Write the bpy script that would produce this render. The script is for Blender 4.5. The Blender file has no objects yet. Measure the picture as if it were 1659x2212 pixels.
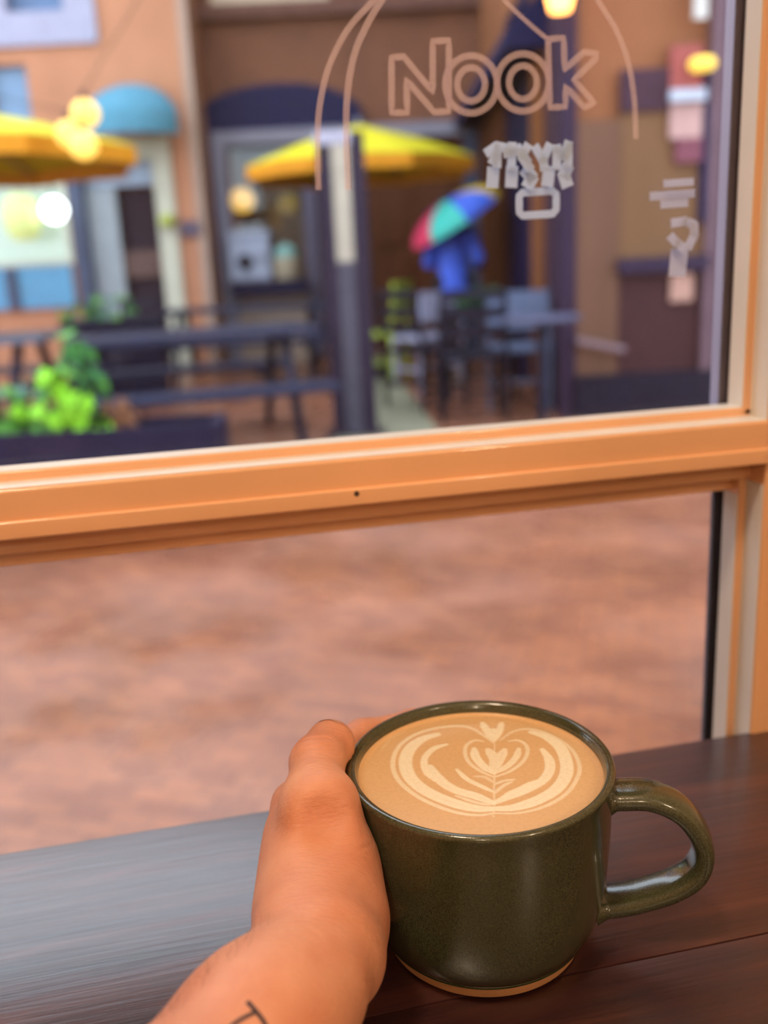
import bpy, bmesh, math, random
import numpy as np
from mathutils import Matrix, Vector

random.seed(7)
rng = np.random.default_rng(7)
scene = bpy.context.scene
COL = scene.collection

# ------------------------------------------------------------------ camera
FPX, IW, IH = 2026.0, 1659.0, 2212.0
PIT, YAW, ROL = math.radians(14.884), math.radians(11.644), math.radians(2.847)
CAMZ = 1.10
CAM = np.array([0.0, 0.0, CAMZ])
_F = np.array([math.sin(YAW) * math.cos(PIT), math.cos(YAW) * math.cos(PIT), -math.sin(PIT)])
_R = np.array([math.cos(YAW), -math.sin(YAW), 0.0])
_U = np.cross(_R, _F)
CR = _R * math.cos(ROL) - _U * math.sin(ROL)
CU = _U * math.cos(ROL) + _R * math.sin(ROL)
cam_data = bpy.data.cameras.new('camera')
cam = bpy.data.objects.new('camera', cam_data)
COL.objects.link(cam)
m = Matrix(((CR[0], CU[0], -_F[0], 0), (CR[1], CU[1], -_F[1], 0), (CR[2], CU[2], -_F[2], CAMZ), (0, 0, 0, 1)))
cam.matrix_world = m
cam_data.sensor_fit = 'VERTICAL'
cam_data.sensor_height = 36.0
cam_data.sensor_width = 27.0
cam_data.lens = FPX / IH * 36.0
cam_data.clip_start = 0.01
cam_data.clip_end = 300
cam_data.dof.use_dof = True
cam_data.dof.focus_distance = 0.312
cam_data.dof.aperture_fstop = 6.6
scene.camera = cam

# ------------------------------------------------------------------ world, exposure
world = bpy.data.worlds.new('overcast_sky')
scene.world = world
world.use_nodes = True
wn = world.node_tree.nodes
wn['Background'].inputs['Color'].default_value = (0.76, 0.87, 1.0, 1)
wn['Background'].inputs['Strength'].default_value = 4.3
scene.view_settings.view_transform = 'Standard'
scene.view_settings.look = 'None'
scene.view_settings.gamma = 1.0
scene.view_settings.use_curve_mapping = False
scene.view_settings.exposure = 0.0
scene.cycles.use_denoising = True
scene.cycles.max_bounces = 5
scene.cycles.diffuse_bounces = 3
scene.cycles.glossy_bounces = 3
scene.cycles.use_light_tree = False
scene.cycles.use_adaptive_sampling = True
scene.cycles.adaptive_threshold = 0.07
scene.cycles.adaptive_min_samples = 20
scene.cycles.transparent_max_bounces = 12
scene.cycles.caustics_reflective = False
scene.cycles.caustics_refractive = False
scene.cycles.sample_clamp_indirect = 6.0

# ------------------------------------------------------------------ helpers: pixels to places
def ray(px, py):
    return _F + CR * (px - IW / 2) / FPX - CU * (py - IH / 2) / FPX
TZ = CAMZ - 0.2433                    # counter top height
def on_z(px, py, z):                  # where the sight line meets a height
    d = ray(px, py)
    return CAM + d * ((z - CAMZ) / d[2])
def on_y(px, py, y):                  # where the sight line meets the window plane
    d = ray(px, py)
    return CAM + d * (y / d[1])
CY, SY = math.cos(YAW), math.sin(YAW)
def st(a, d, z=0.0):                  # street frame (across, away, up) to world
    return np.array([a * CY + d * SY, -a * SY + d * CY, z])
def pxs(px, py, d):                   # pixel at street distance d -> (across, height)
    v = ray(px, py)
    fw = v[0] * SY + v[1] * CY
    v = v * (d / fw)
    return v[0] * CY - v[1] * SY, CAMZ + v[2]

# ------------------------------------------------------------------ helpers: materials
def lin(c):
    return tuple(((x / 255) / 12.92 if x / 255 <= 0.04045 else ((x / 255 + 0.055) / 1.055) ** 2.4) for x in c) + (1.0,)
MATS = {}
ALB = [1.0]                            # overall reflectance of a family of surfaces (street lowered to balance the strong sky)
def mat(name, rgb, rough=0.6, var=0.12, scale=8.0, bump=0.0, bscale=60.0, spec=0.5, metal=0.0, coat=0.0, rgb2=None, stretch=(1, 1, 1)):
    if name in MATS:
        return MATS[name]
    mt = bpy.data.materials.new(name)
    mt.use_nodes = True
    nt = mt.node_tree
    n, l = nt.nodes, nt.links
    b = n['Principled BSDF']
    b.inputs['Roughness'].default_value = rough
    b.inputs['Specular IOR Level'].default_value = spec * (1.0 if ALB[0] == 1.0 else 0.3)
    b.inputs['Metallic'].default_value = metal
    b.inputs['Coat Weight'].default_value = coat
    tc = n.new('ShaderNodeTexCoord')
    mp = n.new('ShaderNodeMapping')
    mp.inputs['Scale'].default_value = stretch
    l.new(tc.outputs['Object'], mp.inputs['Vector'])
    nz = n.new('ShaderNodeTexNoise')
    nz.inputs['Scale'].default_value = scale
    nz.inputs['Detail'].default_value = 2
    l.new(mp.outputs['Vector'], nz.inputs['Vector'])
    rp = n.new('ShaderNodeValToRGB')
    c = tuple(x * ALB[0] for x in lin(rgb)[:3]) + (1,)
    if rgb2 is None:
        c1 = tuple(max(0, x * (1 - var)) for x in c[:3]) + (1,)
        c2 = tuple(min(1, x * (1 + var)) for x in c[:3]) + (1,)
    else:
        c1, c2 = c, lin(rgb2)
    rp.color_ramp.elements[0].position = 0.32
    rp.color_ramp.elements[0].color = c1
    rp.color_ramp.elements[1].position = 0.68
    rp.color_ramp.elements[1].color = c2
    l.new(nz.outputs['Fac'], rp.inputs['Fac'])
    l.new(rp.outputs['Color'], b.inputs['Base Color'])
    if bump > 0:
        n2 = n.new('ShaderNodeTexNoise')
        n2.inputs['Scale'].default_value = bscale
        n2.inputs['Detail'].default_value = 2
        l.new(mp.outputs['Vector'], n2.inputs['Vector'])
        bp = n.new('ShaderNodeBump')
        bp.inputs['Strength'].default_value = bump
        bp.inputs['Distance'].default_value = 0.002
        l.new(n2.outputs['Fac'], bp.inputs['Height'])
        l.new(bp.outputs['Normal'], b.inputs['Normal'])
    MATS[name] = mt
    return mt
def emis(name, rgb, strength, body=(200, 200, 200)):
    mt = mat(name, body, 0.5, 0.02)
    b = mt.node_tree.nodes['Principled BSDF']
    b.inputs['Emission Color'].default_value = lin(rgb)
    b.inputs['Emission Strength'].default_value = strength
    return mt
def pane_mat(name, tint, refl=1.0):
    mt = bpy.data.materials.new(name)
    mt.use_nodes = True
    n, l = mt.node_tree.nodes, mt.node_tree.links
    n.remove(n['Principled BSDF'])
    tr = n.new('ShaderNodeBsdfTransparent')
    tr.inputs['Color'].default_value = tint
    gl = n.new('ShaderNodeBsdfGlossy')
    gl.inputs['Roughness'].default_value = 0.02
    nz = n.new('ShaderNodeTexNoise')            # a breath of dust on the glass
    nz.inputs['Scale'].default_value = 3.0
    fr = n.new('ShaderNodeFresnel')
    fr.inputs['IOR'].default_value = 1.0 + 0.5 * refl
    mx = n.new('ShaderNodeMixShader')
    l.new(fr.outputs['Fac'], mx.inputs['Fac'])
    l.new(tr.outputs['BSDF'], mx.inputs[1])
    l.new(gl.outputs['BSDF'], mx.inputs[2])
    l.new(mx.outputs['Shader'], n['Material Output'].inputs['Surface'])
    MATS[name] = mt
    return mt
def brick_mat(name, c1, c2, mortar, scale, rough=0.7, wet=False, rot=(0, 0, 0)):
    mt = bpy.data.materials.new(name)
    mt.use_nodes = True
    n, l = mt.node_tree.nodes, mt.node_tree.links
    b = n['Principled BSDF']
    tc = n.new('ShaderNodeTexCoord')
    mp = n.new('ShaderNodeMapping')
    mp.inputs['Rotation'].default_value = rot
    l.new(tc.outputs['Object'], mp.inputs['Vector'])
    bk = n.new('ShaderNodeTexBrick')
    bk.inputs['Color1'].default_value = tuple(x * ALB[0] for x in lin(c1)[:3]) + (1,)
    bk.inputs['Color2'].default_value = tuple(x * ALB[0] for x in lin(c2)[:3]) + (1,)
    bk.inputs['Mortar'].default_value = tuple(x * ALB[0] for x in lin(mortar)[:3]) + (1,)
    bk.inputs['Scale'].default_value = scale
    bk.inputs['Mortar Size'].default_value = 0.012
    bk.inputs['Mortar Smooth'].default_value = 0.4
    bk.inputs['Brick Width'].default_value = 0.42
    bk.inputs['Row Height'].default_value = 0.2
    l.new(mp.outputs['Vector'], bk.inputs['Vector'])
    nz = n.new('ShaderNodeTexNoise')
    nz.inputs['Scale'].default_value = 1.9
    nz.inputs['Detail'].default_value = 3
    l.new(tc.outputs['Object'], nz.inputs['Vector'])
    hs = n.new('ShaderNodeMix')
    hs.data_type = 'RGBA'
    hs.blend_type = 'MULTIPLY'
    hs.inputs['Factor'].default_value = 0.7
    rp = n.new('ShaderNodeValToRGB')
    rp.color_ramp.elements[0].position = 0.3
    rp.color_ramp.elements[0].color = (0.52, 0.52, 0.52, 1)
    rp.color_ramp.elements[1].position = 0.7
    rp.color_ramp.elements[1].color = (1, 1, 1, 1)
    l.new(nz.outputs['Fac'], rp.inputs['Fac'])
    l.new(bk.outputs['Color'], hs.inputs['A'])
    l.new(rp.outputs['Color'], hs.inputs['B'])
    l.new(hs.outputs['Result'], b.inputs['Base Color'])
    b.inputs['Roughness'].default_value = rough
    bp = n.new('ShaderNodeBump')
    bp.inputs['Strength'].default_value = 0.4
    bp.inputs['Distance'].default_value = 0.004
    inv = n.new('ShaderNodeMath')
    inv.operation = 'SUBTRACT'
    inv.inputs[0].default_value = 1.0
    l.new(bk.outputs['Fac'], inv.inputs[1])
    l.new(inv.outputs[0], bp.inputs['Height'])
    l.new(bp.outputs['Normal'], b.inputs['Normal'])
    if wet:                                      # puddled film of rain: low roughness in patches
        n3 = n.new('ShaderNodeTexNoise')
        n3.inputs['Scale'].default_value = 1.7
        n3.inputs['Detail'].default_value = 3
        l.new(tc.outputs['Object'], n3.inputs['Vector'])
        r3 = n.new('ShaderNodeMapRange')
        r3.inputs['From Min'].default_value = 0.36
        r3.inputs['From Max'].default_value = 0.62
        r3.inputs['To Min'].default_value = rough
        r3.inputs['To Max'].default_value = 0.16
        l.new(n3.outputs['Fac'], r3.inputs['Value'])
        l.new(r3.outputs['Result'], b.inputs['Roughness'])
    MATS[name] = mt
    return mt

# ------------------------------------------------------------------ helpers: things
def thing(name, label, cat, loc=(0, 0, 0), rotz=0.0, group=None, kind=None):
    o = bpy.data.objects.new(name, None)
    o.empty_display_size = 0.05
    COL.objects.link(o)
    o.location = [float(x) for x in loc]
    o.rotation_euler = (0, 0, rotz)
    tag(o, label, cat, group, kind)
    return o
def tag(o, label=None, cat=None, group=None, kind=None):
    if label: o['label'] = label
    if cat: o['category'] = cat
    if group: o['group'] = group
    if kind: o['kind'] = kind
    return o
def mtx(o):
    return Matrix.Translation(o.location) @ o.rotation_euler.to_matrix().to_4x4()
class MB:
    def __init__(s):
        s.v, s.f = [], []
    def add(s, vs, fs):
        k = len(s.v)
        s.v += [tuple(float(x) for x in v) for v in vs]
        s.f += [tuple(i + k for i in f) for f in fs]
        return s
    def box(s, a, b):
        (x0, y0, z0), (x1, y1, z1) = a, b
        return s.add([(x0, y0, z0), (x1, y0, z0), (x1, y1, z0), (x0, y1, z0), (x0, y0, z1), (x1, y0, z1), (x1, y1, z1), (x0, y1, z1)],
                     [(0, 3, 2, 1), (4, 5, 6, 7), (0, 1, 5, 4), (1, 2, 6, 5), (2, 3, 7, 6), (3, 0, 4, 7)])
    def bar(s, p, q, w, h, up=(0, 0, 1)):          # a straight bar of rectangular section
        p, q = Vector(p), Vector(q)
        d = (q - p).normalized()
        u = Vector(up)
        if abs(d.dot(u)) > 0.98: u = Vector((0, 1, 0))
        x = d.cross(u).normalized()
        y = x.cross(d)
        vs = []
        for c in (p, q):
            for sx, sy in ((-1, -1), (1, -1), (1, 1), (-1, 1)):
                vs.append(c + x * (sx * w / 2) + y * (sy * h / 2))
        return s.add(vs, [(0, 1, 2, 3), (7, 6, 5, 4), (0, 4, 5, 1), (1, 5, 6, 2), (2, 6, 7, 3), (3, 7, 4, 0)])
    def tube(s, pts, r, n=10, caps=True):
        pts = [Vector(p) for p in pts]
        rs = r if isinstance(r, (list, tuple)) else [r] * len(pts)
        rings = []
        x = None
        for i, p in enumerate(pts):
            d = (pts[min(i + 1, len(pts) - 1)] - pts[max(i - 1, 0)]).normalized()
            if x is None:
                x = d.orthogonal().normalized()
            x = (x - d * x.dot(d)).normalized()
            y = d.cross(x)
            rings.append([p + (x * math.cos(2 * math.pi * k / n) + y * math.sin(2 * math.pi * k / n)) * rs[i] for k in range(n)])
        vs = [v for g in rings for v in g]
        fs = [(i * n + k, i * n + (k + 1) % n, (i + 1) * n + (k + 1) % n, (i + 1) * n + k) for i in range(len(pts) - 1) for k in range(n)]
        if caps:
            fs.append(tuple(reversed(range(n))))
            fs.append(tuple((len(pts) - 1) * n + k for k in range(n)))
        return s.add(vs, fs)
    def lathe(s, prof, n=48, c=(0, 0, 0), closed=False):
        vs = [(c[0] + r * math.cos(2 * math.pi * k / n), c[1] + r * math.sin(2 * math.pi * k / n), c[2] + z) for r, z in prof for k in range(n)]
        m_ = len(prof)
        fs = [(i * n + k, i * n + (k + 1) % n, ((i + 1) % m_) * n + (k + 1) % n, ((i + 1) % m_) * n + k)
              for i in range(m_ if closed else m_ - 1) for k in range(n)]
        return s.add(vs, fs)
    def prism(s, poly, d0, d1, place):             # polygon (u,v) swept from d0 to d1; place(u,v,d) -> xyz
        n = len(poly)
        vs = [place(u, v, d0) for u, v in poly] + [place(u, v, d1) for u, v in poly]
        fs = [tuple(range(n)), tuple(reversed(range(n, 2 * n)))] + [(k, k + n, (k + 1) % n + n, (k + 1) % n) for k in range(n)]
        return s.add(vs, fs)
    def street(s):                                  # turn street-frame vertices into world ones
        s.v = [tuple(st(*v)) for v in s.v]
        return s
    def build(s, name, material, parent=None, smooth=False, bevel=0.0, seg=2, world=True, label=None, cat=None, group=None, kind=None):
        me = bpy.data.meshes.new(name)
        vs = s.v
        if parent is not None and world:
            im = mtx(parent).inverted()
            if parent.parent is not None:
                im = (mtx(parent.parent) @ mtx(parent)).inverted()
            vs = [tuple(im @ Vector(v)) for v in vs]
        me.from_pydata(vs, [], s.f)
        bm = bmesh.new()
        bm.from_mesh(me)
        bmesh.ops.remove_doubles(bm, verts=bm.verts, dist=1e-6)
        bmesh.ops.recalc_face_normals(bm, faces=bm.faces)
        if bevel > 0:
            bmesh.ops.bevel(bm, geom=[e for e in bm.edges if e.calc_face_angle(0) > 0.5], offset=bevel, segments=seg, profile=0.7, affect='EDGES', clamp_overlap=True)
        bm.to_mesh(me)
        bm.free()
        if smooth:
            me.polygons.foreach_set('use_smooth', [True] * len(me.polygons))
            me.set_sharp_from_angle(angle=math.radians(42))
        me.materials.append(material)
        o = bpy.data.objects.new(name, me)
        COL.objects.link(o)
        if parent is not None: o.parent = parent
        return tag(o, label, cat, group, kind)
def copy_tree(o, parent=None):
    c = o.copy()
    COL.objects.link(c)
    c.parent = parent
    for ch in list(o.children):
        copy_tree(ch, c)
    return c
def catmull(pts, n=10):
    P = np.array(pts, float)
    P = np.vstack([2 * P[0] - P[1], P, 2 * P[-1] - P[-2]])
    out = []
    for i in range(1, len(P) - 2):
        p0, p1, p2, p3 = P[i - 1:i + 3]
        for t in np.linspace(0, 1, n, endpoint=False):
            out.append(0.5 * (2 * p1 + (p2 - p0) * t + (2 * p0 - 5 * p1 + 4 * p2 - p3) * t ** 2 + (3 * p1 - p0 - 3 * p2 + p3) * t ** 3))
    out.append(P[-2])
    return np.array(out)

# ------------------------------------------------------------------ helpers: smooth bodies from distance fields
class Field:
    def __init__(s, lo, hi, h):
        s.lo, s.h = np.array(lo, float), h
        s.n = np.ceil((np.array(hi) - s.lo) / h).astype(int) + 1
        s.ax = [s.lo[i] + h * np.arange(s.n[i]) for i in range(3)]
        s.V = np.full(s.n, 0.05)
    def window(s, lo, hi):
        i0 = np.clip(np.floor((np.array(lo) - s.lo) / s.h).astype(int), 0, s.n)
        i1 = np.clip(np.ceil((np.array(hi) - s.lo) / s.h).astype(int) + 1, 0, s.n)
        sl = tuple(slice(a, b) for a, b in zip(i0, i1))
        g = np.meshgrid(*[s.ax[i][sl[i]] for i in range(3)], indexing='ij')
        return sl, np.stack(g, -1)
    def cone(s, a, ra, b, rb, k=0.006, flat=None, fs=1.0, sub=False):
        a, b = np.array(a, float), np.array(b, float)
        pad = max(ra, rb) * max(1.0, 1.0) + 3 * k + 2 * s.h
        sl, P = s.window(np.minimum(a, b) - pad, np.maximum(a, b) + pad)
        if P.size == 0: return s
        ab = b - a
        t = np.clip(((P - a) @ ab) / max(ab @ ab, 1e-12), 0, 1)
        q = P - a - t[..., None] * ab
        if flat is not None:
            fv = np.array(flat, float)
            fv /= np.linalg.norm(fv)
            q = q + (q @ fv)[..., None] * fv * (fs - 1.0)
        d = np.linalg.norm(q, axis=-1) - (ra + t * (rb - ra))
        v = s.V[sl]
        if sub:
            d = -d
            h = np.clip(0.5 - 0.5 * (v - d) / k, 0, 1)
            s.V[sl] = v * (1 - h) + d * h + k * h * (1 - h)
        else:
            h = np.clip(0.5 + 0.5 * (d - v) / k, 0, 1)
            s.V[sl] = d * (1 - h) + v * h - k * h * (1 - h)
        return s
    def chain(s, pts, k=0.006, **kw):
        for (a, ra), (b, rb) in zip(pts[:-1], pts[1:]):
            s.cone(a, ra, b, rb, k, **kw)
        return s
    def mesh(s):
        V, h = s.V, s.h
        ins = V < 0
        nx, ny, nz = (s.n - 1)
        cnt = np.zeros((nx, ny, nz), int)
        for dx in (0, 1):
            for dy in (0, 1):
                for dz in (0, 1):
                    cnt += ins[dx:dx + nx, dy:dy + ny, dz:dz + nz]
        act = np.argwhere((cnt > 0) & (cnt < 8))
        idx = np.full((nx, ny, nz), -1)
        idx[tuple(act.T)] = np.arange(len(act))
        acc, num = np.zeros((len(act), 3)), np.zeros(len(act))
        for axis in range(3):
            o1, o2 = [i for i in range(3) if i != axis]
            for b1 in (0, 1):
                for b2 in (0, 1):
                    A = np.zeros(3, int); A[o1], A[o2] = b1, b2
                    B = A.copy(); B[axis] = 1
                    va, vb = V[tuple((act + A).T)], V[tuple((act + B).T)]
                    c = (va < 0) != (vb < 0)
                    t = np.where(c, va / np.where(c, va - vb, 1), 0)
                    acc[c] += (A + t[:, None] * (B - A))[c]
                    num[c] += 1
        verts = s.lo + h * (act + acc / num[:, None])
        faces = []
        for axis in range(3):
            o1, o2 = (axis + 1) % 3, (axis + 2) % 3
            sl0 = [slice(1, -1)] * 3; sl1 = [slice(1, -1)] * 3
            sl0[axis], sl1[axis] = slice(0, -1), slice(1, None)
            a_, b_ = ins[tuple(sl0)], ins[tuple(sl1)]
            e = np.argwhere(a_ != b_)
            flip = a_[tuple(e.T)]
            base = e + 1
            base[:, axis] -= 1
            q = []
            for (u, w) in ((-1, -1), (0, -1), (0, 0), (-1, 0)):
                c = base.copy(); c[:, o1] += u; c[:, o2] += w
                q.append(idx[tuple(c.T)])
            q = np.stack(q, 1)
            q[~flip] = q[~flip][:, ::-1]
            faces.append(q)
        return verts, np.concatenate(faces)
    @staticmethod
    def subdivide(v, f):
        e = np.sort(np.concatenate([f[:, [k, (k + 1) % 4]] for k in range(4)]), 1)
        ue, inv = np.unique(e, axis=0, return_inverse=True)
        inv = inv.reshape(4, -1).T + len(v)
        fc = np.arange(len(f)) + len(v) + len(ue)
        nv = np.concatenate([v, v[ue].mean(1), v[f].mean(1)])
        nf = np.concatenate([np.stack([f[:, k], inv[:, k], fc, inv[:, k - 1]], 1) for k in range(4)])
        return nv, nf
    def build(s, name, material, parent=None, smooth_it=2, **tags):
        v, f = s.mesh()
        me = bpy.data.meshes.new(name)
        for rnd in range(2 if tags.get('fine') else 1):
            if rnd: v, f = s.subdivide(v, f)
            e = np.concatenate([f[:, [0, 1]], f[:, [1, 2]], f[:, [2, 3]], f[:, [3, 0]]])
            for lam in [0.5, -0.52] * smooth_it:
                acc, n_ = np.zeros_like(v), np.zeros(len(v))
                np.add.at(acc, e[:, 0], v[e[:, 1]]); np.add.at(n_, e[:, 0], 1)
                np.add.at(acc, e[:, 1], v[e[:, 0]]); np.add.at(n_, e[:, 1], 1)
                v = v + lam * (acc / n_[:, None] - v)
        if parent is not None:
            im = np.array(mtx(parent).inverted())
            v = v @ im[:3, :3].T + im[:3, 3]
        me.from_pydata(v.tolist(), [], f.tolist())
        me.polygons.foreach_set('use_smooth', [True] * len(me.polygons))
        me.materials.append(material)
        o = bpy.data.objects.new(name, me)
        COL.objects.link(o)
        if parent is not None: o.parent = parent
        return tag(o, tags.get('label'), tags.get('cat'), tags.get('group'), tags.get('kind')), v, f

# ================================================================== THE ROOM
GY, DY = 0.419, 0.389                 # glass plane, room face of the frame
XR = 0.263                            # right edge of the panes
XL = -1.05                            # left edge of the panes
ZR = CAMZ - 0.0762                    # top of the middle rail at the glass
ZTOP = 2.35
M_plaster = mat('warm_plaster', (226, 205, 180), 0.85, 0.05, 3)
M_ceiling = mat('ceiling_paint', (235, 225, 210), 0.9, 0.03, 3)
M_floorwood = mat('dark_floor_boards', (96, 66, 48), 0.5, 0.25, 4, stretch=(1, 8, 1))
M_frame = mat('honey_varnished_wood', (238, 180, 134), 0.30, 0.07, 7, bump=0.08, bscale=40, stretch=(1, 1, 1), coat=0.8)
M_outer = mat('dark_outer_frame', (52, 50, 62), 0.5, 0.1)
M_pane = pane_mat('window_glass', (0.985, 0.99, 0.99, 1), 0.5)
RX0, RX1, RY0, RZ1 = -2.4, 2.2, -3.6, 2.85
def shell(name, a, b, m_):
    return MB().box(a, b).build(name, m_, kind='structure')
shell('floor', (RX0, RY0, -0.10), (RX1, 0.50, 0.0), M_floorwood)
shell('ceiling', (RX0, RY0, RZ1), (RX1, 0.50, RZ1 + 0.1), M_ceiling)
shell('wall_left', (RX0 - 0.1, RY0, -0.1), (RX0, 0.50, RZ1 + 0.1), M_plaster)
shell('wall_right', (RX1, RY0, -0.1), (RX1 + 0.1, 0.50, RZ1 + 0.1), M_plaster)
shell('wall_back', (RX0 - 0.1, RY0 - 0.1, -0.1), (RX1 + 0.1, RY0, RZ1 + 0.1), M_plaster)
fw = MB()
fw.box((RX0, 0.40, 0), (XL - 0.09, 0.50, RZ1)).box((XR + 0.10, 0.40, 0), (RX1, 0.50, RZ1))
fw.box((XL - 0.09, 0.40, 0), (XR + 0.10, 0.46, TZ - 0.10)).box((XL - 0.09, 0.40, ZTOP + 0.09), (XR + 0.10, 0.50, RZ1))
fw.build('wall_front', M_plaster, kind='structure')

win = thing('window_1', 'honey-coloured wooden shop window with an upper and a lower pane', None, (0, GY, TZ), kind='structure')
S1, S2 = 0.404, DY                    # step planes of the moulding
def fbar(name, a, b, bev=0.0011, m_=None):
    return MB().box(a, b).build(name, m_ or M_frame, win, bevel=bev, seg=3, smooth=True)
# middle rail with its two stepped beads above and below
fbar('middle_rail', (XL - 0.0045, DY, CAMZ - 0.1010), (XR + 0.0045, 0.432, CAMZ - 0.0805), 0.0016)
fbar('rail_lip', (XL, DY - 0.0016, CAMZ - 0.1010), (XR + 0.0045, DY + 0.004, CAMZ - 0.0935), 0.0010)
fbar('glazing_bead', (XL, S1, CAMZ - 0.0830), (XR + 0.006, 0.4165, ZR), 0.0010)
fbar('glazing_bead', (XL, S1 - 0.002, CAMZ - 0.1110), (XR + 0.006, 0.4165, CAMZ - 0.1), 0.0010)
fbar('glazing_bead', (XL, 0.411, CAMZ - 0.1185), (XR + 0.006, 0.4165, CAMZ - 0.108), 0.0008)
M_daylight = mat('cream_painted_daylight', (232, 226, 220), 0.35, 0.04, 20)  # pale daylight on the frame steps, put in as thin cream strips
fbar('daylight_strip', (XL, S1 + .0008, ZR - .0003), (XR + .002, 0.4168, ZR + .0005), 0, M_daylight)
fbar('daylight_strip', (XL, DY + .0012, CAMZ - 0.0808), (XR + .004, S1 + .0002, CAMZ - 0.0800), 0, M_daylight)
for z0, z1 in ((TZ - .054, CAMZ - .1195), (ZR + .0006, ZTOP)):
    fbar('daylight_strip', (XR - .0005, S1 + .0008, z0), (XR + .0003, 0.4168, z1), 0, M_daylight)
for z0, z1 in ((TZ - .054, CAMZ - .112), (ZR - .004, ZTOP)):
    fbar('daylight_strip', (XR + .0036, DY + .0012, z0), (XR + .0044, S1 + .0002, z1), 0, M_daylight)
# posts
for x0, x1, sx in ((XR + 0.0040, XR + 0.10, 1), (XL - 0.09, XL - 0.0040, -1)):
    fbar('window_post', (x0, DY, TZ - 0.10), (x1, 0.4285, ZTOP + 0.09), 0.0016)
    xa = XR if sx > 0 else XL
    fbar('glazing_bead', (min(xa, xa + sx * 0.008), S1, TZ - 0.05), (max(xa, xa + sx * 0.008), 0.4165, CAMZ - 0.108), 0.0010)
    fbar('glazing_bead', (min(xa, xa + sx * 0.008), S1, ZR - 0.004), (max(xa, xa + sx * 0.008), 0.4165, ZTOP), 0.0010)
    fbar('outer_stop', (min(xa - sx * 0.0026, xa + sx * 0.03), 0.4222, TZ - 0.054), (max(xa - sx * 0.0026, xa + sx * 0.03), 0.4250, CAMZ - 0.108), 0.0006, M_outer)
    fbar('outer_stop', (min(xa - sx * 0.0026, xa + sx * 0.03), 0.4222, ZR - 0.01), (max(xa - sx * 0.0026, xa + sx * 0.03), 0.4300, ZTOP), 0.0006, mat('mauve_outer_frame', (146, 134, 152), 0.5, 0.08))
fbar('cover_moulding', (XR + 0.026, DY - 0.010, TZ - 0.1), (XR + 0.060, DY + 0.002, ZTOP + 0.09), 0.003)
fbar('window_head', (XL - 0.09, DY, ZTOP), (XR + 0.10, 0.46, ZTOP + 0.09), 0.0016)
fbar('glazing_bead', (XL, S1, ZTOP - 0.006), (XR, 0.4165, ZTOP + 0.004), 0.001)
fbar('sill', (XL - 0.02, 0.394, TZ - 0.10), (XR + 0.02, 0.465, TZ - 0.054), 0.002)
fbar('outer_stop', (XL, 0.4225, CAMZ - 0.116), (XR, 0.434, ZR - 0.003), 0.001, M_outer)
MB().box((XL, 0.4175, ZR - 0.01), (XR + 0.004, 0.4215, ZTOP)).build('pane', M_pane, win)
MB().box((XL, 0.4175, TZ - 0.054), (XR + 0.004, 0.4215, CAMZ - 0.110)).build('pane', M_pane, win)
MB().lathe([(0.0, -0.0006), (0.0012, -0.0006), (0.0012, 0.0006), (0.0, 0.0006)], 10).build('nail_head', mat('rusty_nail', (70, 48, 40), 0.7), None)
nh = bpy.data.objects['nail_head']
pn = on_y(770, 1066, DY - 0.0012)
nh.rotation_euler = (math.pi / 2, 0, 0)
nh.location = (pn[0], pn[1] - GY, pn[2] - TZ)
nh.parent = win

# ---- lettering on the glass
M_vinyl = bpy.data.materials.new('pale_translucent_vinyl')
M_vinyl.use_nodes = True
_n, _l = M_vinyl.node_tree.nodes, M_vinyl.node_tree.links
_b = _n['Principled BSDF']
_b.inputs['Base Color'].default_value = lin((240, 214, 222))
_b.inputs['Roughness'].default_value = 0.5
_b.inputs['Alpha'].default_value = 0.27
def vinyl(name, rgb):
    mt = bpy.data.materials.new(name)
    mt.use_nodes = True
    n, l = mt.node_tree.nodes, mt.node_tree.links
    n.remove(n['Principled BSDF'])
    a, b2, mx_ = n.new('ShaderNodeBsdfDiffuse'), n.new('ShaderNodeBsdfTranslucent'), n.new('ShaderNodeMixShader')
    nz = n.new('ShaderNodeTexNoise'); nz.inputs['Scale'].default_value = 40
    rp = n.new('ShaderNodeValToRGB')
    rp.color_ramp.elements[0].color = tuple(x * .94 for x in lin(rgb)[:3]) + (1,)
    rp.color_ramp.elements[1].color = lin(rgb)
    l.new(nz.outputs['Fac'], rp.inputs['Fac'])
    for q in (a, b2): l.new(rp.outputs['Color'], q.inputs['Color'])
    mx_.inputs['Fac'].default_value = 0.6
    l.new(a.outputs['BSDF'], mx_.inputs[1]); l.new(b2.outputs['BSDF'], mx_.inputs[2])
    l.new(mx_.outputs['Shader'], n['Material Output'].inputs['Surface'])
    return mt
M_white = vinyl('white_vinyl', (226, 238, 255))
def glass_pt(px, py, y=0.4168):
    return on_y(px, py, y)
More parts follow.
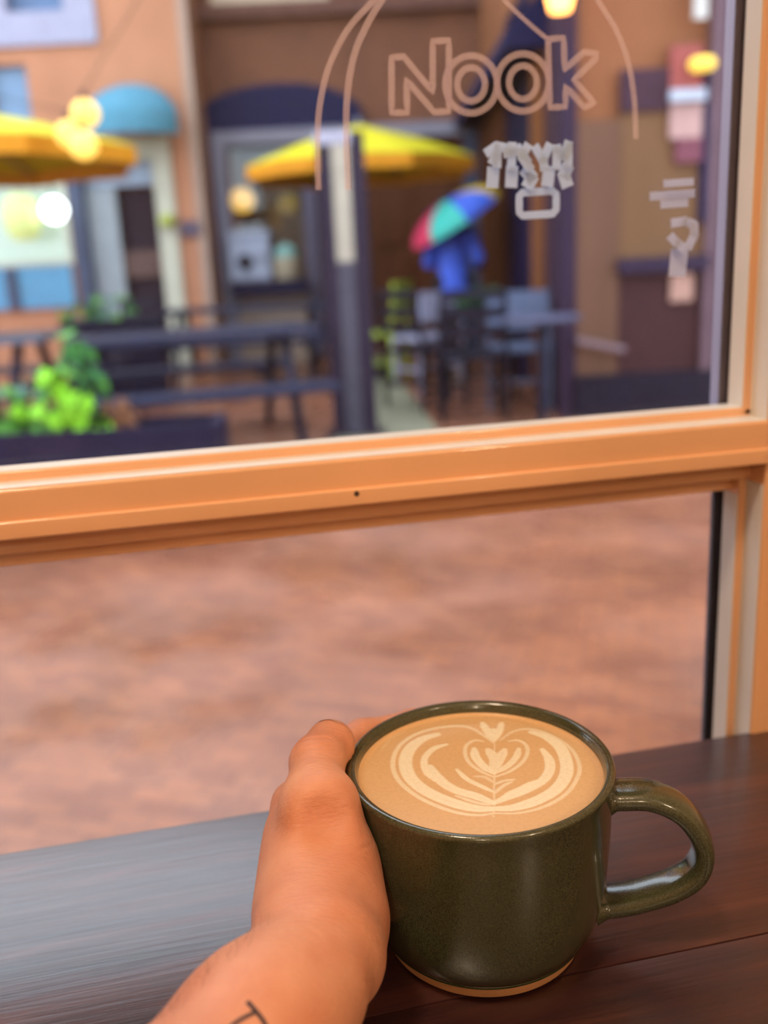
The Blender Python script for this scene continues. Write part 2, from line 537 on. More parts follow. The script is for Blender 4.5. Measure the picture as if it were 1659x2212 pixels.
def ribbon(poly, wpx, mb=None, closed=False, y0=0.4172, th=0.0004):
    """a cut strip of vinyl on the room side of the glass, following a pixel polyline"""
    mb = mb or MB()
    P = np.array([glass_pt(x, y)[[0, 2]] for x, y in poly])
    if closed: P = np.vstack([P, P[:1]])
    w = wpx * GY / FPX / 2 * 1.02
    n = len(P)
    L, Rr = [], []
    for i in range(n):
        if closed and i in (0, n - 1):
            d = P[1] - P[n - 2]
        else:
            d = P[min(i + 1, n - 1)] - P[max(i - 1, 0)]
        d = d / (np.linalg.norm(d) + 1e-12)
        nn = np.array([-d[1], d[0]])
        L.append(P[i] + nn * w); Rr.append(P[i] - nn * w)
    vs = []
    for i in range(n):
        for q in (L[i], Rr[i]):
            vs.append((q[0], y0, q[1])); vs.append((q[0], y0 - th, q[1]))
    fs = []
    for i in range(n - 1):
        a, b = 4 * i, 4 * (i + 1)
        fs += [(a, b, b + 2, a + 2), (a + 1, a + 3, b + 3, b + 1), (a, a + 1, b + 1, b), (a + 2, b + 2, b + 3, a + 3)]
    fs += [(0, 2, 3, 1), (4 * n - 4, 4 * n - 3, 4 * n - 1, 4 * n - 2)]
    return mb.add(vs, fs)
def dense(poly, step=12):
    out = []
    P = np.array(poly, float)
    for i in range(len(P)):
        a, b = P[i], P[(i + 1) % len(P)]
        k = max(1, int(np.linalg.norm(b - a) / step))
        for t in range(k): out.append(a + (b - a) * t / k)
    return out
lp = glass_pt(1060, 200)
sign = thing('window_lettering', 'faint outlined word NooK under thin arch lines on the upper pane', 'lettering', (lp[0], 0.4168, lp[2]))
def letter(polys, wpx=13, name='letter'):
    mb = MB()
    for p in polys: ribbon(p, wpx, mb, closed=True)
    return mb.build(name, M_vinyl, sign)
def ell(cx, cy, rx, ry, n=40):
    return [(cx + rx * math.cos(2 * math.pi * k / n), cy + ry * math.sin(2 * math.pi * k / n)) for k in range(n)]
letter([dense([(846, 243), (846, 124), (872, 122), (935, 198), (935, 89), (970, 87), (970, 240), (938, 242), (878, 172), (880, 243)])])
letter([ell(1018, 182, 56, 62), ell(1018, 182, 30, 36)])
letter([ell(1130, 178, 56, 62), ell(1130, 178, 30, 36)])
letter([dense([(1188, 232), (1184, 84), (1218, 82), (1220, 150), (1262, 112), (1290, 116), (1288, 126), (1240, 172), (1284, 222), (1262, 232), (1222, 186), (1222, 230)])])
for pts, w in (([(688, 410), (686, 300), (692, 220), (712, 140), (752, 62), (800, 8), (850, -50)], 12),
               ([(752, 410), (748, 280), (752, 190), (768, 110), (800, 40), (836, -16), (880, -80)], 13),
               ([(1040, -60), (1090, 0), (1140, 48), (1192, 92)], 9),
               ([(1262, -60), (1292, 0), (1330, 62), (1356, 130), (1370, 210), (1374, 300)], 12)):
    ribbon([tuple(p) for p in catmull(pts, 8)], w).build('arch_line', M_vinyl, sign)

lp = glass_pt(1140, 360)
hours = thing('window_sticker', 'white two-line blurred lettering above a small rounded box on the glass', 'sticker', (lp[0], 0.4168, lp[2]))
LAY = [0]
def strokes(parent, lines, wpx, m_, name='letter'):
    mb = MB()
    for p in lines:
        for a_, b_ in zip(p[:-1], p[1:]):
            a_, b_ = np.array(a_, float), np.array(b_, float)
            ex = (b_ - a_) / np.linalg.norm(b_ - a_) * wpx * .22
            ribbon([tuple(a_ - ex), tuple(b_ + ex)], wpx, mb, y0=0.4172 - .00045 * LAY[0], th=.0003)
            LAY[0] = (LAY[0] + 1) % 8
    return mb.build(name, m_, parent)
for lines in ([[(1052, 330), (1072, 316), (1092, 320)], [(1062, 352), (1072, 332), (1072, 360)]],
              [[(1104, 312), (1102, 366)], [(1088, 332), (1118, 326)]],
              [[(1136, 316), (1122, 340), (1140, 366)], [(1118, 318), (1140, 350)]],
              [[(1156, 318), (1172, 346)], [(1186, 314), (1172, 346), (1174, 366)]],
              [[(1200, 320), (1212, 342), (1224, 310)], [(1198, 318), (1198, 364)], [(1222, 312), (1222, 362)]]):
    strokes(hours, lines, 19, M_white)
for lines in ([[(1066, 366), (1064, 400)]], [[(1106, 364), (1104, 400)]], [[(1134, 368), (1148, 384), (1138, 402)]],
              [[(1184, 366), (1180, 398)]], [[(1222, 362), (1214, 380), (1220, 400)]]):
    strokes(hours, lines, 27, M_white)
ribbon(dense([(1122, 424), (1130, 416), (1192, 412), (1202, 420), (1202, 452), (1194, 462), (1130, 466), (1122, 458)], 8), 16, closed=True).build('box_outline', M_white, hours)

lp = glass_pt(1460, 480)
badge = thing('window_sticker', 'pale stacked emblem and seven-like mark beside the right window post', 'sticker', (lp[0], 0.4168, lp[2]))
M_pale = vinyl('greyish_vinyl', (226, 228, 244))
for l_ in ([(1430, 398), (1488, 394)], ):
    strokes(badge, [l_], 16, M_pale, 'text_line')
strokes(badge, [[(1408, 424), (1498, 418)]], 18, M_pale, 'text_line')
strokes(badge, [[(1430, 442), (1482, 438)]], 18, M_pale, 'text_line')
strokes(badge, [[(1452, 482), (1478, 478), (1496, 486), (1496, 506), (1482, 534)], [(1444, 512), (1456, 526), (1474, 540)]], 20, M_pale, 'emblem')
strokes(badge, [[(1468, 548), (1464, 588)]], 42, M_pale, 'emblem_block')

# ---- the counter
def wood_mat(name, rgbs, rough=0.3):
    mt = bpy.data.materials.new(name)
    mt.use_nodes = True
    n, l = mt.node_tree.nodes, mt.node_tree.links
    b = n['Principled BSDF']
    tc = n.new('ShaderNodeTexCoord')
    mp = n.new('ShaderNodeMapping')
    mp.inputs['Scale'].default_value = (1.6, 24, 24)
    l.new(tc.outputs['Object'], mp.inputs['Vector'])
    n1 = n.new('ShaderNodeTexNoise')
    n1.inputs['Scale'].default_value = 3.2
    n1.inputs['Detail'].default_value = 9
    n1.inputs['Roughness'].default_value = 0.65
    n1.inputs['Distortion'].default_value = 0.4
    l.new(mp.outputs['Vector'], n1.inputs['Vector'])
    rp = n.new('ShaderNodeValToRGB')
    e = rp.color_ramp.elements
    e[0].position, e[0].color = 0.34, lin(rgbs[0])
    e[1].position, e[1].color = 0.72, lin(rgbs[2])
    k = e.new(0.52); k.color = lin(rgbs[1])
    l.new(n1.outputs['Fac'], rp.inputs['Fac'])
    l.new(rp.outputs['Color'], b.inputs['Base Color'])
    m2 = n.new('ShaderNodeMapping')
    m2.inputs['Scale'].default_value = (5, 110, 110)
    l.new(tc.outputs['Object'], m2.inputs['Vector'])
    n2 = n.new('ShaderNodeTexNoise')
    n2.inputs['Scale'].default_value = 4
    n2.inputs['Detail'].default_value = 6
    l.new(m2.outputs['Vector'], n2.inputs['Vector'])
    bp = n.new('ShaderNodeBump')
    bp.inputs['Strength'].default_value = 0.35
    bp.inputs['Distance'].default_value = 0.0006
    l.new(n2.outputs['Fac'], bp.inputs['Height'])
    l.new(bp.outputs['Normal'], b.inputs['Normal'])
    mr = n.new('ShaderNodeMapRange')
    mr.inputs['To Min'].default_value = rough - 0.1
    mr.inputs['To Max'].default_value = rough + 0.14
    l.new(n2.outputs['Fac'], mr.inputs['Value'])
    l.new(mr.outputs['Result'], b.inputs['Roughness'])
    b.inputs['Specular IOR Level'].default_value = 0.6
    b.inputs['Coat Weight'].default_value = 0.6
    b.inputs['Coat Roughness'].default_value = 0.25
    return mt
counter = thing('counter', 'dark reddish-brown wooden window counter under the mug', 'counter', (0, 0.2, TZ))
ys = [DY + 0.002, 0.2575, 0.12, -0.02, -0.16]
tones = [((44, 24, 28), (66, 34, 32), (98, 54, 40)), ((38, 20, 24), (58, 30, 30), (86, 46, 36)),
         ((48, 27, 27), (70, 38, 33), (98, 56, 40)), ((42, 24, 26), (62, 34, 32), (92, 50, 38))]
for i in range(4):
    mw = wood_mat('stained_plank_%d' % i, tones[i], 0.33)
    MB().box((-1.5, ys[i + 1] + 0.0003, TZ - 0.035), (1.1, ys[i] - 0.0003, TZ)).build('plank', mw, counter, bevel=0.0008, seg=2, smooth=True)
for x in (-1.2, -0.2, 0.8):
    MB().box((x - 0.02, -0.12, TZ - 0.075), (x + 0.02, 0.38, TZ - 0.0352)).bar((x, -0.08, TZ - 0.07), (x, 0.37, TZ - 0.40), 0.035, 0.04).build('bracket', mat('black_iron', (30, 30, 32), 0.5), counter)

# ---- pendant lamps of the room
M_bulb = emis('warm_lamp_glass', (255, 196, 120), 9.0, (255, 225, 190))
M_brass = mat('brushed_brass', (150, 112, 60), 0.35, 0.08, metal=1.0)
def pendant(x, y, z, label, watts):
    t = thing('pendant_lamp', label, 'lamp', (x, y, z), group='pendant lamps in the room')
    MB().lathe([(0.0, -0.075), (0.035, -0.066), (0.06, -0.042), (0.072, 0.0), (0.062, 0.04), (0.035, 0.066), (0.022, 0.072)], 24, (x, y, z)).build('globe', M_bulb, t, smooth=True)
    MB().lathe([(0.0, 0.1), (0.024, 0.1), (0.026, 0.066), (0.0, 0.066)], 20, (x, y, z)).build('lamp_holder', M_brass, t, smooth=True)
    MB().tube([(x, y, z + 0.1), (x, y, RZ1)], 0.004, 8).build('cord', mat('black_cord', (20, 20, 20), 0.6), t)
    li = bpy.data.lights.new('pendant_light', 'POINT')
    li.energy = watts
    li.color = (1.0, 0.79, 0.56)
    li.shadow_soft_size = 0.085
    lo = bpy.data.objects.new('pendant_light', li)
    COL.objects.link(lo)
    lo.location = (0, 0, -0.20)
    lo.parent = t
    return t
pendant(-0.30, -0.10, 2.45, 'round glowing pendant lamp nearest the window above the counter', 34)
pendant(0.95, -1.5, 2.45, 'round glowing pendant lamp on the right behind the viewer', 30)
pendant(-0.7, -2.5, 2.45, 'round glowing pendant lamp deepest in the room', 30)

# ================================================================== THE STREET
ALB[0] = 0.62
M_pav = brick_mat('wet_brick_paving', (196, 124, 88), (168, 104, 78), (150, 104, 88), 4.2, 0.55, wet=True, rot=(0, 0, 0.5))
MB().box((-16, 0.50, -0.12), (16, 26, 0.0)).build('pavement', M_pav, kind='structure')
M_conc = mat('pale_concrete', (150, 146, 122), 0.7, 0.12, 5)
def gpt(px, py, z=0.0): return on_z(px, py, z)
walk = [gpt(*p)[:2] for p in ((735, 752), (803, 742), (935, 918), (985, 985), (720, 985))]
MB().prism([tuple(p) for p in walk], 0.0, 0.012, lambda u, v, d: (u, v, d)).build('walkway_strip', M_conc, kind='structure')

def srect(px0, py0, px1, py1, d):     # pixel rectangle -> street (a0,a1,z0,z1) at distance d
    c = [pxs(px0, (py0 + py1) / 2, d)[0], pxs(px1, (py0 + py1) / 2, d)[0]]
    z = [pxs((px0 + px1) / 2, py1, d)[1], pxs((px0 + px1) / 2, py0, d)[1]]
    return c[0], c[1], z[0], z[1]
def sbox(r, d0, d1, mb=None):
    mb = mb or MB()
    return mb.box((r[0], d0, r[2]), (r[1], d1, r[3]))
def holed_wall(a0, a1, z0, z1, d0, d1, holes):
    mb = MB()
    A = sorted({a0, a1, *[min(max(h[i], a0), a1) for h in holes for i in (0, 1)]})
    Z = sorted({z0, z1, *[min(max(h[i], z0), z1) for h in holes for i in (2, 3)]})
    for i in range(len(A) - 1):
        for j in range(len(Z) - 1):
            ca, cz = (A[i] + A[i + 1]) / 2, (Z[j] + Z[j + 1]) / 2
            if any(h[0] < ca < h[1] and h[2] < cz < h[3] for h in holes): continue
            mb.box((A[i], d0, Z[j]), (A[i + 1], d1, Z[j + 1]))
    return mb
def frame_ring(r, w, d0, d1):
    mb = MB()
    mb.box((r[0], d0, r[2]), (r[0] + w, d1, r[3])).box((r[1] - w, d0, r[2]), (r[1], d1, r[3]))
    mb.box((r[0] + w, d0, r[3] - w), (r[1] - w, d1, r[3])).box((r[0] + w, d0, r[2]), (r[1] - w, d1, r[2] + w))
    return mb
M_sky_glass = pane_mat('shop_glass', (0.92, 0.95, 0.95, 1))

# ---- left building: salmon render, teal awning, cream door frame, lit shop window
DL = 10.8
M_salmon = mat('salmon_render', (212, 148, 114), 0.85, 0.09, 1.6)
M_cream = mat('cream_paint', (222, 218, 196), 0.6, 0.05)
M_bluepanel = mat('sky_blue_panel', (112, 172, 210), 0.55, 0.05)
M_teal = mat('teal_awning_cloth', (98, 160, 186), 0.8, 0.06)
M_slate = mat('slate_blue_paint', (84, 92, 116), 0.6, 0.08)
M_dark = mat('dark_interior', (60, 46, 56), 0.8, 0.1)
lb0 = -15.0
lb1 = pxs(424, 300, DL)[0]
loc = st(lb1 - 2.5, DL, 0)
LB = thing('shop_building', 'salmon shop building with a teal awning and lit window at left', 'building', loc, -YAW)
h_shop = srect(-90, 385, 150, 576, DL)
h_door = (*srect(150, 300, 380, 600, DL)[:2], 0.02, srect(150, 300, 384, 600, DL)[3])
h_up = srect(-60, -160, 200, 100, DL)
h_side = srect(-20, 140, 62, 262, DL)
holed_wall(lb0, lb1, 0, 5.3, DL, DL + 0.35, [h_shop, h_door, h_up, h_side]).street().build('wall', M_salmon, LB)
MB().box((lb0, DL + 0.35, 0), (lb1, DL + 5, 5.3)).street().build('building_body', M_salmon, LB)
MB().box((lb1 - 0.08, DL - 0.03, 0), (lb1 + 0.02, DL + 0.3, 5.3)).street().build('corner_trim', mat('pale_corner_trim', (196, 164, 146), 0.8, 0.05), LB)
sbox(h_shop, DL + 0.30, DL + 0.34).street().build('lit_display', emis('lit_shop_interior', (222, 240, 216), 0.66, (225, 235, 220)), LB, label='bright pale green lit shop interior')
wf_ = frame_ring(h_shop, 0.05, DL - 0.02, DL + 0.1).street().build('window_frame', M_cream, LB)
sbox(h_shop, DL + 0.05, DL + 0.06).street().build('pane', M_sky_glass, wf_)
r = srect(-90, 578, 162, 668, DL)
sbox(r, DL - 0.05, DL + 0.02).street().build('stall_riser', M_bluepanel, LB, label='sky-blue panel under the shop window')
r2 = srect(20, 580, 44, 668, DL)
sbox(r2, DL - 0.09, DL - 0.05).street().build('riser_batten', M_slate, LB)
# door set
w_ = h_door
df = MB()
df.box((w_[1] - 0.20, DL - 0.06, 0), (w_[1], DL + 0.1, w_[3])).box((w_[0], DL - 0.06, w_[3] - 0.22), (w_[1] - 0.20, DL + 0.1, w_[3]))
df.street().build('door_frame', M_cream, LB)
MB().box((w_[0], DL - 0.04, 0), (w_[0] + 0.16, DL + 0.14, w_[3] - 0.22)).street().build('door_post', M_slate, LB)
r = srect(175, 345, 352, 400, DL)
sbox(r, DL + 0.12, DL + 0.16).street().build('transom_light', mat('pale_transom_glass', (176, 192, 214), 0.2, 0.05), LB)
r = srect(178, 405, 255, 640, DL)
MB().box((r[0], DL + 0.10, 0.02), (r[1], DL + 0.16, r[3])).street().build('door_leaf', mat('pale_grey_door', (176, 184, 190), 0.5, 0.06), LB)
r = srect(255, 405, 352, 640, DL)
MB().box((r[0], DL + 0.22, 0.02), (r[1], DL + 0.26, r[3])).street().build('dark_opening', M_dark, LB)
r = srect(255, 540, 345, 600, DL)
sbox(r, DL + 0.15, DL + 0.21).street().build('door_panel', mat('brown_door_panel', (112, 86, 80), 0.6, 0.1), LB)
uf_ = frame_ring(h_up, 0.32, DL - 0.05, DL + 0.1).street().build('upper_window_frame', mat('lilac_grey_paint', (186, 184, 208), 0.6, 0.05), LB)
sbox(h_up, DL + 0.14, DL + 0.18).street().build('upper_pane', mat('blue_grey_pane', (120, 146, 186), 0.25, 0.12, 1.2), uf_)
sbox(h_side, DL + 0.1, DL + 0.16).street().build('side_pane', mat('sky_blue_pane', (140, 172, 206), 0.25, 0.05), LB)
ra = srect(196, 186, 398, 300, DL)
aw, vs, fs = MB(), [], []
NU, NV = 12, 16
for i in range(NU + 1):
    an = i / NU * math.pi / 2
    for j in range(NV + 1):
        v = 2 * j / NV - 1
        w_s = math.sqrt(max(0.0, 1 - (0.96 * v) ** 2))
        acx = (ra[0] + ra[1]) / 2 + v * (ra[1] - ra[0]) / 2 * (0.80 + 0.20 * math.sin(an))
        vs.append((acx, DL - 0.02 - 0.75 * math.sin(an) * (.35 + .65 * w_s), ra[2] + 0.12 + (ra[3] - ra[2] - 0.12) * math.cos(an) * (.25 + .75 * w_s)))
for j in range(NV + 1):
    x_, y_, z_ = vs[NU * (NV + 1) + j]
    vs.append((x_, y_, ra[2] - 0.02))
fs = [(i * (NV + 1) + j, i * (NV + 1) + j + 1, (i + 1) * (NV + 1) + j + 1, (i + 1) * (NV + 1) + j) for i in range(NU + 1) for j in range(NV)]
k_ = len(vs)
vs += [(x_, y_ + .012, z_ - .012) for x_, y_, z_ in vs]
fs += [tuple(q + k_ for q in reversed(f_)) for f_ in fs]
aw.add(vs, fs).street().build('awning', M_teal, LB, smooth=True, label='rounded teal cloth awning')
sr = srect(392, 478, 432, 510, DL)
sbox(sr, DL - 0.06, DL - 0.001).street().build('wall_box', mat('grey_meter_box', (112, 100, 118), 0.6, 0.05), LB)
MB().lathe([(0.0, 0.0), (0.07, 0.0), (0.09, 0.05), (0.06, 0.12), (0.0, 0.13)], 14, tuple(st(pxs(368, 480, DL)[0], DL - 0.14, pxs(368, 490, DL)[1]))).build('door_bell_lamp', mat('lime_lamp', (196, 206, 96), 0.5), LB, smooth=True)

shop_lantern = thing('paper_lantern', 'pale lime paper lantern hanging before the lit shop window', 'lantern', st(pxs(48, 470, DL - .25)[0], DL - 0.25, pxs(48, 470, DL - .25)[1]), -YAW)
MB().lathe([(0.0, -.24), (.10, -.235), (.17, -.16), (.2, 0.0), (.17, .16), (.10, .235), (0.0, .24)], 20).build('shade', emis('lime_paper', (214, 226, 140), 0.55, (214, 224, 150)), shop_lantern, world=False, smooth=True)
MB().tube([(0, 0, .23), (0, 0, .6)], .008, 6).build('cord', mat('black_cord', (20, 20, 20), 0.6), shop_lantern, world=False)

# ---- middle building: brown brick with a navy arch and a shop front
DM = 11.6
M_brown = brick_mat('brown_facade_brick', (152, 92, 60), (136, 82, 54), (126, 86, 66), 5.0, 0.8, rot=(math.pi / 2, 0, 0))
M_navy = mat('navy_paint', (28, 30, 74), 0.6, 0.08)
M_greyframe = mat('grey_metal_frame', (150, 146, 162), 0.5, 0.05)
M_walnut = mat('walnut_panelling', (102, 56, 32), 0.6, 0.14, 3, stretch=(1, 1, 0.2))
mb0 = lb1 + 0.025
DR = 6.4
ac0 = pxs(1243, 520, DR)[0]
mb1 = ac0 - 0.002
MBd = thing('arcade_building', 'brown brick building with a navy arched shop front behind the yellow parasol', 'building', st((mb0 + mb1) / 2, DM, 0), -YAW)
arch = srect(432, 182, 792, 600, DM)
inner = srect(480, 282, 1024, 640, DM)
inner = (inner[0], inner[1], 0.05, inner[3])
up1 = srect(446, -240, 706, 8, DM)
up2 = srect(900, -240, 1040, 14, DM)
holed_wall(mb0, mb1, 0, 6.4, DM, DM + 0.3, [inner, up1, up2]).street().build('wall', M_brown, MBd)
MB().box((mb0, DM + 2.4, 0), (mb1, DM + 6, 6.4)).street().build('building_body', M_brown, MBd)
MB().box((mb0, DM + 0.3, inner[3] + 0.25), (mb1, DM + 2.4, 6.4)).street().build('upper_storey', M_brown, MBd)
# navy arch surround (segmental head), proud of the brick
ac, ahw = (arch[0] + arch[1]) / 2, (arch[1] - arch[0]) / 2
zs = pxs(610, 262, DM)[1]
top = []
for k in range(17):
    t_ = math.pi * k / 16
    top.append((ac - ahw * math.cos(t_), zs + (arch[3] - zs) * math.sin(t_)))
poly = [(arch[0], 0.0)] + top + [(arch[1], inner[3] + 0.02), (inner[0] - 0.04, inner[3] + 0.02), (inner[0] - 0.04, 0.0)]
MB().prism(poly, DM - 0.10, DM - 0.005, lambda u, v, d: (u, d, v)).street().build('arch_surround', M_navy, MBd, label='navy painted arch surround')
fr = MB()
wv = 0.11
fr.box((inner[0] - .04, DM - 0.13, 0.05), (inner[0] + wv, DM + 0.05, inner[3] + .04)).box((inner[0] + wv, DM - 0.13, inner[3] - wv), (inner[1], DM + 0.05, inner[3] + .04))
fr.street().build('shop_front_frame', M_greyframe, MBd)
MB().box((inner[1] - 0.12, DM - 0.13, 0.0), (inner[1] + 0.05, DM + 0.05, inner[3] + .04)).street().build('shop_front_post', M_slate, MBd)
mid = pxs(668, 450, DM)[0]
MB().box((mid - 0.07, DM - 0.10, 0.05), (mid + 0.09, DM + 0.05, inner[3] - wv)).street().build('shop_front_mullion', mat('dim_mullion', (104, 98, 118), 0.5, 0.05), MBd)
cz = pxs(600, 636, DM)[1]
# room behind the left half, walnut doors in the right half
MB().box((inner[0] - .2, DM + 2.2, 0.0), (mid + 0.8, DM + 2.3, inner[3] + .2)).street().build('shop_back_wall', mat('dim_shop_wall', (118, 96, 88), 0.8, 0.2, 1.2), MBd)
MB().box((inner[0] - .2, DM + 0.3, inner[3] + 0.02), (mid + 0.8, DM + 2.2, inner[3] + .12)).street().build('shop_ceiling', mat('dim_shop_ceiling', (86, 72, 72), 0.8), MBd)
MB().box((inner[0], DM + 0.06, inner[2]), (mid - 0.07, DM + 0.07, inner[3] - wv)).street().build('pane', M_sky_glass, MBd)
for i in range(3):
    a0 = mid + 0.12 + i * (inner[1] - 0.14 - mid - 0.12) / 3
    a1 = mid + 0.12 + (i + 1) * (inner[1] - 0.14 - mid - 0.12) / 3
    ob = MB().box((a0 + .02, DM + 0.10, 0.05), (a1 - .02, DM + 0.16, inner[3] - wv))
    dl_ = ob.street().build('folding_door', M_walnut, MBd)
    MB().box((a0 + .14, DM + 0.06, 0.35), (a1 - .14, DM + 0.10, 1.15)).street().build('door_panel', M_walnut, dl_)
    MB().box((a0 + .14, DM + 0.06, 1.3), (a1 - .14, DM + 0.10, inner[3] - .35)).street().build('door_panel', M_walnut, dl_)
cnt = srect(508, 605, 668, 636, DM)
MB().box((cnt[0], DM - 0.35, cnt[2]), (cnt[1], DM + 0.02, cnt[3])).street().build('serving_ledge', mat('navy_ledge', (30, 28, 62), 0.5), MBd)
MB().box((cnt[0] - .4, DM - 0.10, 0.0), (cnt[1], DM + 0.02, cnt[2])).street().build('ledge_front', mat('pale_stone_riser', (190, 168, 150), 0.8, 0.08), MBd)
for u_ in (up1, up2):
    uf_ = frame_ring(u_, 0.12, DM - 0.08, DM + 0.1).street().build('upper_window_frame', mat('cream_window_frame', (232, 206, 176), 0.6, 0.04), MBd)
    sbox(u_, DM + 0.15, DM + 0.2).street().build('upper_pane', mat('dusky_pane', (120, 120, 136), 0.25), uf_)
MB().box((mb0, DM - 0.14, up1[2] - 0.16), (mb1, DM - 0.003, up1[2] - 0.02)).street().build('string_course', mat('dark_string_course', (120, 84, 74), 0.8), MBd)
# things standing in that shop window
am, zm = pxs(548, 600, DM - 0.15)
cm = thing('coffee_machine', 'white coffee machine standing on the navy serving ledge', 'machine', st(am, DM - 0.16, cnt[3]), -YAW)
wm = mat('white_enamel', (196, 204, 226), 0.35, 0.03)
MB().box((-0.24, -0.15, 0.03), (0.22, 0.15, 0.50)).box((-0.26, -0.17, 0.50), (0.24, 0.16, 0.56)).build('housing', wm, cm, world=False, bevel=0.02)
MB().tube([(-0.06, -0.16, 0.22), (-0.06, -0.19, 0.22)], 0.09, 18).build('gauge', mat('black_gauge', (50, 46, 60), 0.4), cm, world=False)
MB().box((-0.28, -0.17, 0.0), (0.24, 0.17, 0.03)).build('drip_tray', M_greyframe, cm, world=False)
MB().tube([(0.12, -0.15, 0.3), (0.12, -0.25, 0.3), (0.12, -0.25, 0.22)], 0.018, 8).build('group_head', M_greyframe, cm, world=False)
aj, zj = pxs(620, 590, DM - 0.15)
jar = thing('storage_jar', 'mint-lidded jar of beige biscuits on the navy serving ledge', 'jar', st(aj, DM - 0.15, cnt[3]))
MB().lathe([(0.0, 0.0), (0.14, 0.0), (0.16, 0.04), (0.16, 0.22), (0.12, 0.26), (0.0, 0.26)], 20).build('jar_body', mat('biscuit_beige', (206, 188, 160), 0.5, 0.1), jar, world=False, smooth=True)
MB().lathe([(0.0, 0.25), (0.13, 0.25), (0.14, 0.30), (0.10, 0.37), (0.03, 0.40), (0.0, 0.41)], 20).build('lid', mat('mint_lid', (158, 206, 196), 0.5, 0.05), jar, world=False, smooth=True)
M_glow = emis('amber_lamp_glass', (255, 196, 96), 1.1, (235, 180, 100))
def shop_lamp(px, py, d, r_, label, m_, group=None):
    a_, z_ = pxs(px, py, d)
    t = thing('hanging_lamp', label, 'lamp', st(a_, d, z_), 0, group)
    MB().lathe([(0.0, -r_), (r_ * .6, -r_ * .82), (r_ * .95, -r_ * .3), (r_, 0.0), (r_ * .9, r_ * .4), (r_ * .5, r_ * .85), (0.0, r_ * .95)], 20).build('shade', m_, t, world=False, smooth=True)
    MB().tube([(0, 0, r_ * .9), (0, 0, r_ * .9 + 0.5)], 0.012, 6).build('cord', mat('black_cord', (20, 20, 20), 0.6), t, world=False)
    return t
shop_lamp(523, 432, DM + 0.5, 0.15, 'small amber lamp glowing inside the navy-arched shop', M_glow)
shop_lamp(622, 440, DM + 0.9, 0.13, 'dim olive lamp in the shop left of the steel post', emis('olive_lamp_glass', (190, 160, 90), 0.35, (150, 128, 80)))

# ---- right building: corner post, panelled front near us, side wall running back to the arcade
M_panel = mat('brown_timber_panel', (120, 84, 66), 0.6, 0.12, 2, stretch=(1, 1, 0.25))
M_gold = mat('golden_brown_panel', (134, 96, 66), 0.6, 0.10, 2, stretch=(1, 1, 0.25))
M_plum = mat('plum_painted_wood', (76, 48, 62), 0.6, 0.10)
M_maroon = mat('maroon_brown_panel', (76, 44, 46), 0.6, 0.10)
M_mauve = mat('mauve_brown_frame', (126, 98, 108), 0.6, 0.08)
RB = thing('corner_building', 'brown panelled corner building with posters at the right of the street', 'building', st(ac0 + 1, DR, 0), -YAW)
a340, a440, a525, a600 = [pxs(x, 450, DR)[0] for x in (1340, 1442, 1522, 1600)]
aend = ac0 + 4.2
def rb(px0, py0, px1, py1, d0, d1, name, m_, label=None):
    r_ = srect(px0, py0, px1, py1, DR)
    return sbox(r_, d0, d1).street().build(name, m_, RB, label=label)
MB().box((ac0, DR + 0.05, 0), (aend, DM + 0.4, 10.5)).street().build('building_body', mat('tan_upper_wall', (156, 100, 68), 0.8, 0.08, 2), RB)
zk = pxs(1350, 805, DR)[1]
MB().box((ac0 - 0.01, DR - 0.06, 0), (aend, DR + 0.05, zk)).street().build('kick_board', mat('navy_black_kickboard', (32, 25, 44), 0.5, 0.1), RB)
MB().box((ac0 - 0.10, DR - 0.03, 0), (ac0, DR + 0.10, 4.6)).street().build('corner_post', mat('dark_plum_post', (56, 38, 62), 0.6, 0.08), RB)
z150, z560, z585 = pxs(1390, 165, DR)[1], pxs(1390, 556, DR)[1], pxs(1390, 588, DR)[1]
MB().box((ac0, DR - 0.02, zk), (a340 - .01, DR + 0.05, z150 - 0.25)).street().build('front_panel', M_panel, RB)
MB().box((a340 - .01, DR, z585), (a525, DR + 0.05, z150 - .2)).street().build('front_panel', M_gold, RB)
MB().box((a340 - .01, DR, zk), (a525, DR + 0.05, z585)).street().build('lower_panel', M_maroon, RB)
MB().box((a340 - .02, DR - 0.08, z585), (a525 + .02, DR + 0.0, z560)).street().build('ledge', mat('dark_ledge', (56, 40, 66), 0.5), RB)
rb(1340, 150, 1444, 240, DR - 0.03, DR + 0.03, 'plum_fascia', M_plum)  # plum-coloured board at the panel top
MB().box((a525, DR - 0.06, zk), (a525 + 0.05, DR + 0.05, 4.4)).street().build('front_mullion', M_mauve, RB)
MB().box((a525 + 0.05, DR - 0.03, zk), (a600 + 0.2, DR + 0.05, 4.4)).street().build('front_panel', mat('dusky_mauve_panel', (98, 72, 84), 0.6, 0.08), RB)
rb(1444, 100, 1512, 200, DR - 0.05, DR, 'brick_pier', mat('red_painted_pier', (172, 92, 88), 0.7, 0.12, 3))
rb(1444, 222, 1512, 300, DR - 0.045, DR, 'poster_top', mat('pink_poster', (206, 164, 158), 0.6, 0.08))
rb(1456, 300, 1512, 352, DR - 0.045, DR, 'poster_bottom', mat('wine_red_poster', (136, 78, 92), 0.6, 0.08))
rb(1440, 197, 1516, 222, DR - 0.09, DR - 0.046, 'white_band', mat('white_stone_band', (206, 214, 232), 0.5, 0.03), 'short white band across the red pier')
rb(1512, 150, 1528, 480, DR - 0.04, DR, 'navy_strip', M_navy)
rb(1446, 590, 1494, 650, DR - 0.03, DR, 'notice', mat('peach_notice', (206, 160, 144), 0.6, 0.08))
hr = [pxs(1240, 732, DR), pxs(1342, 752, DR)]
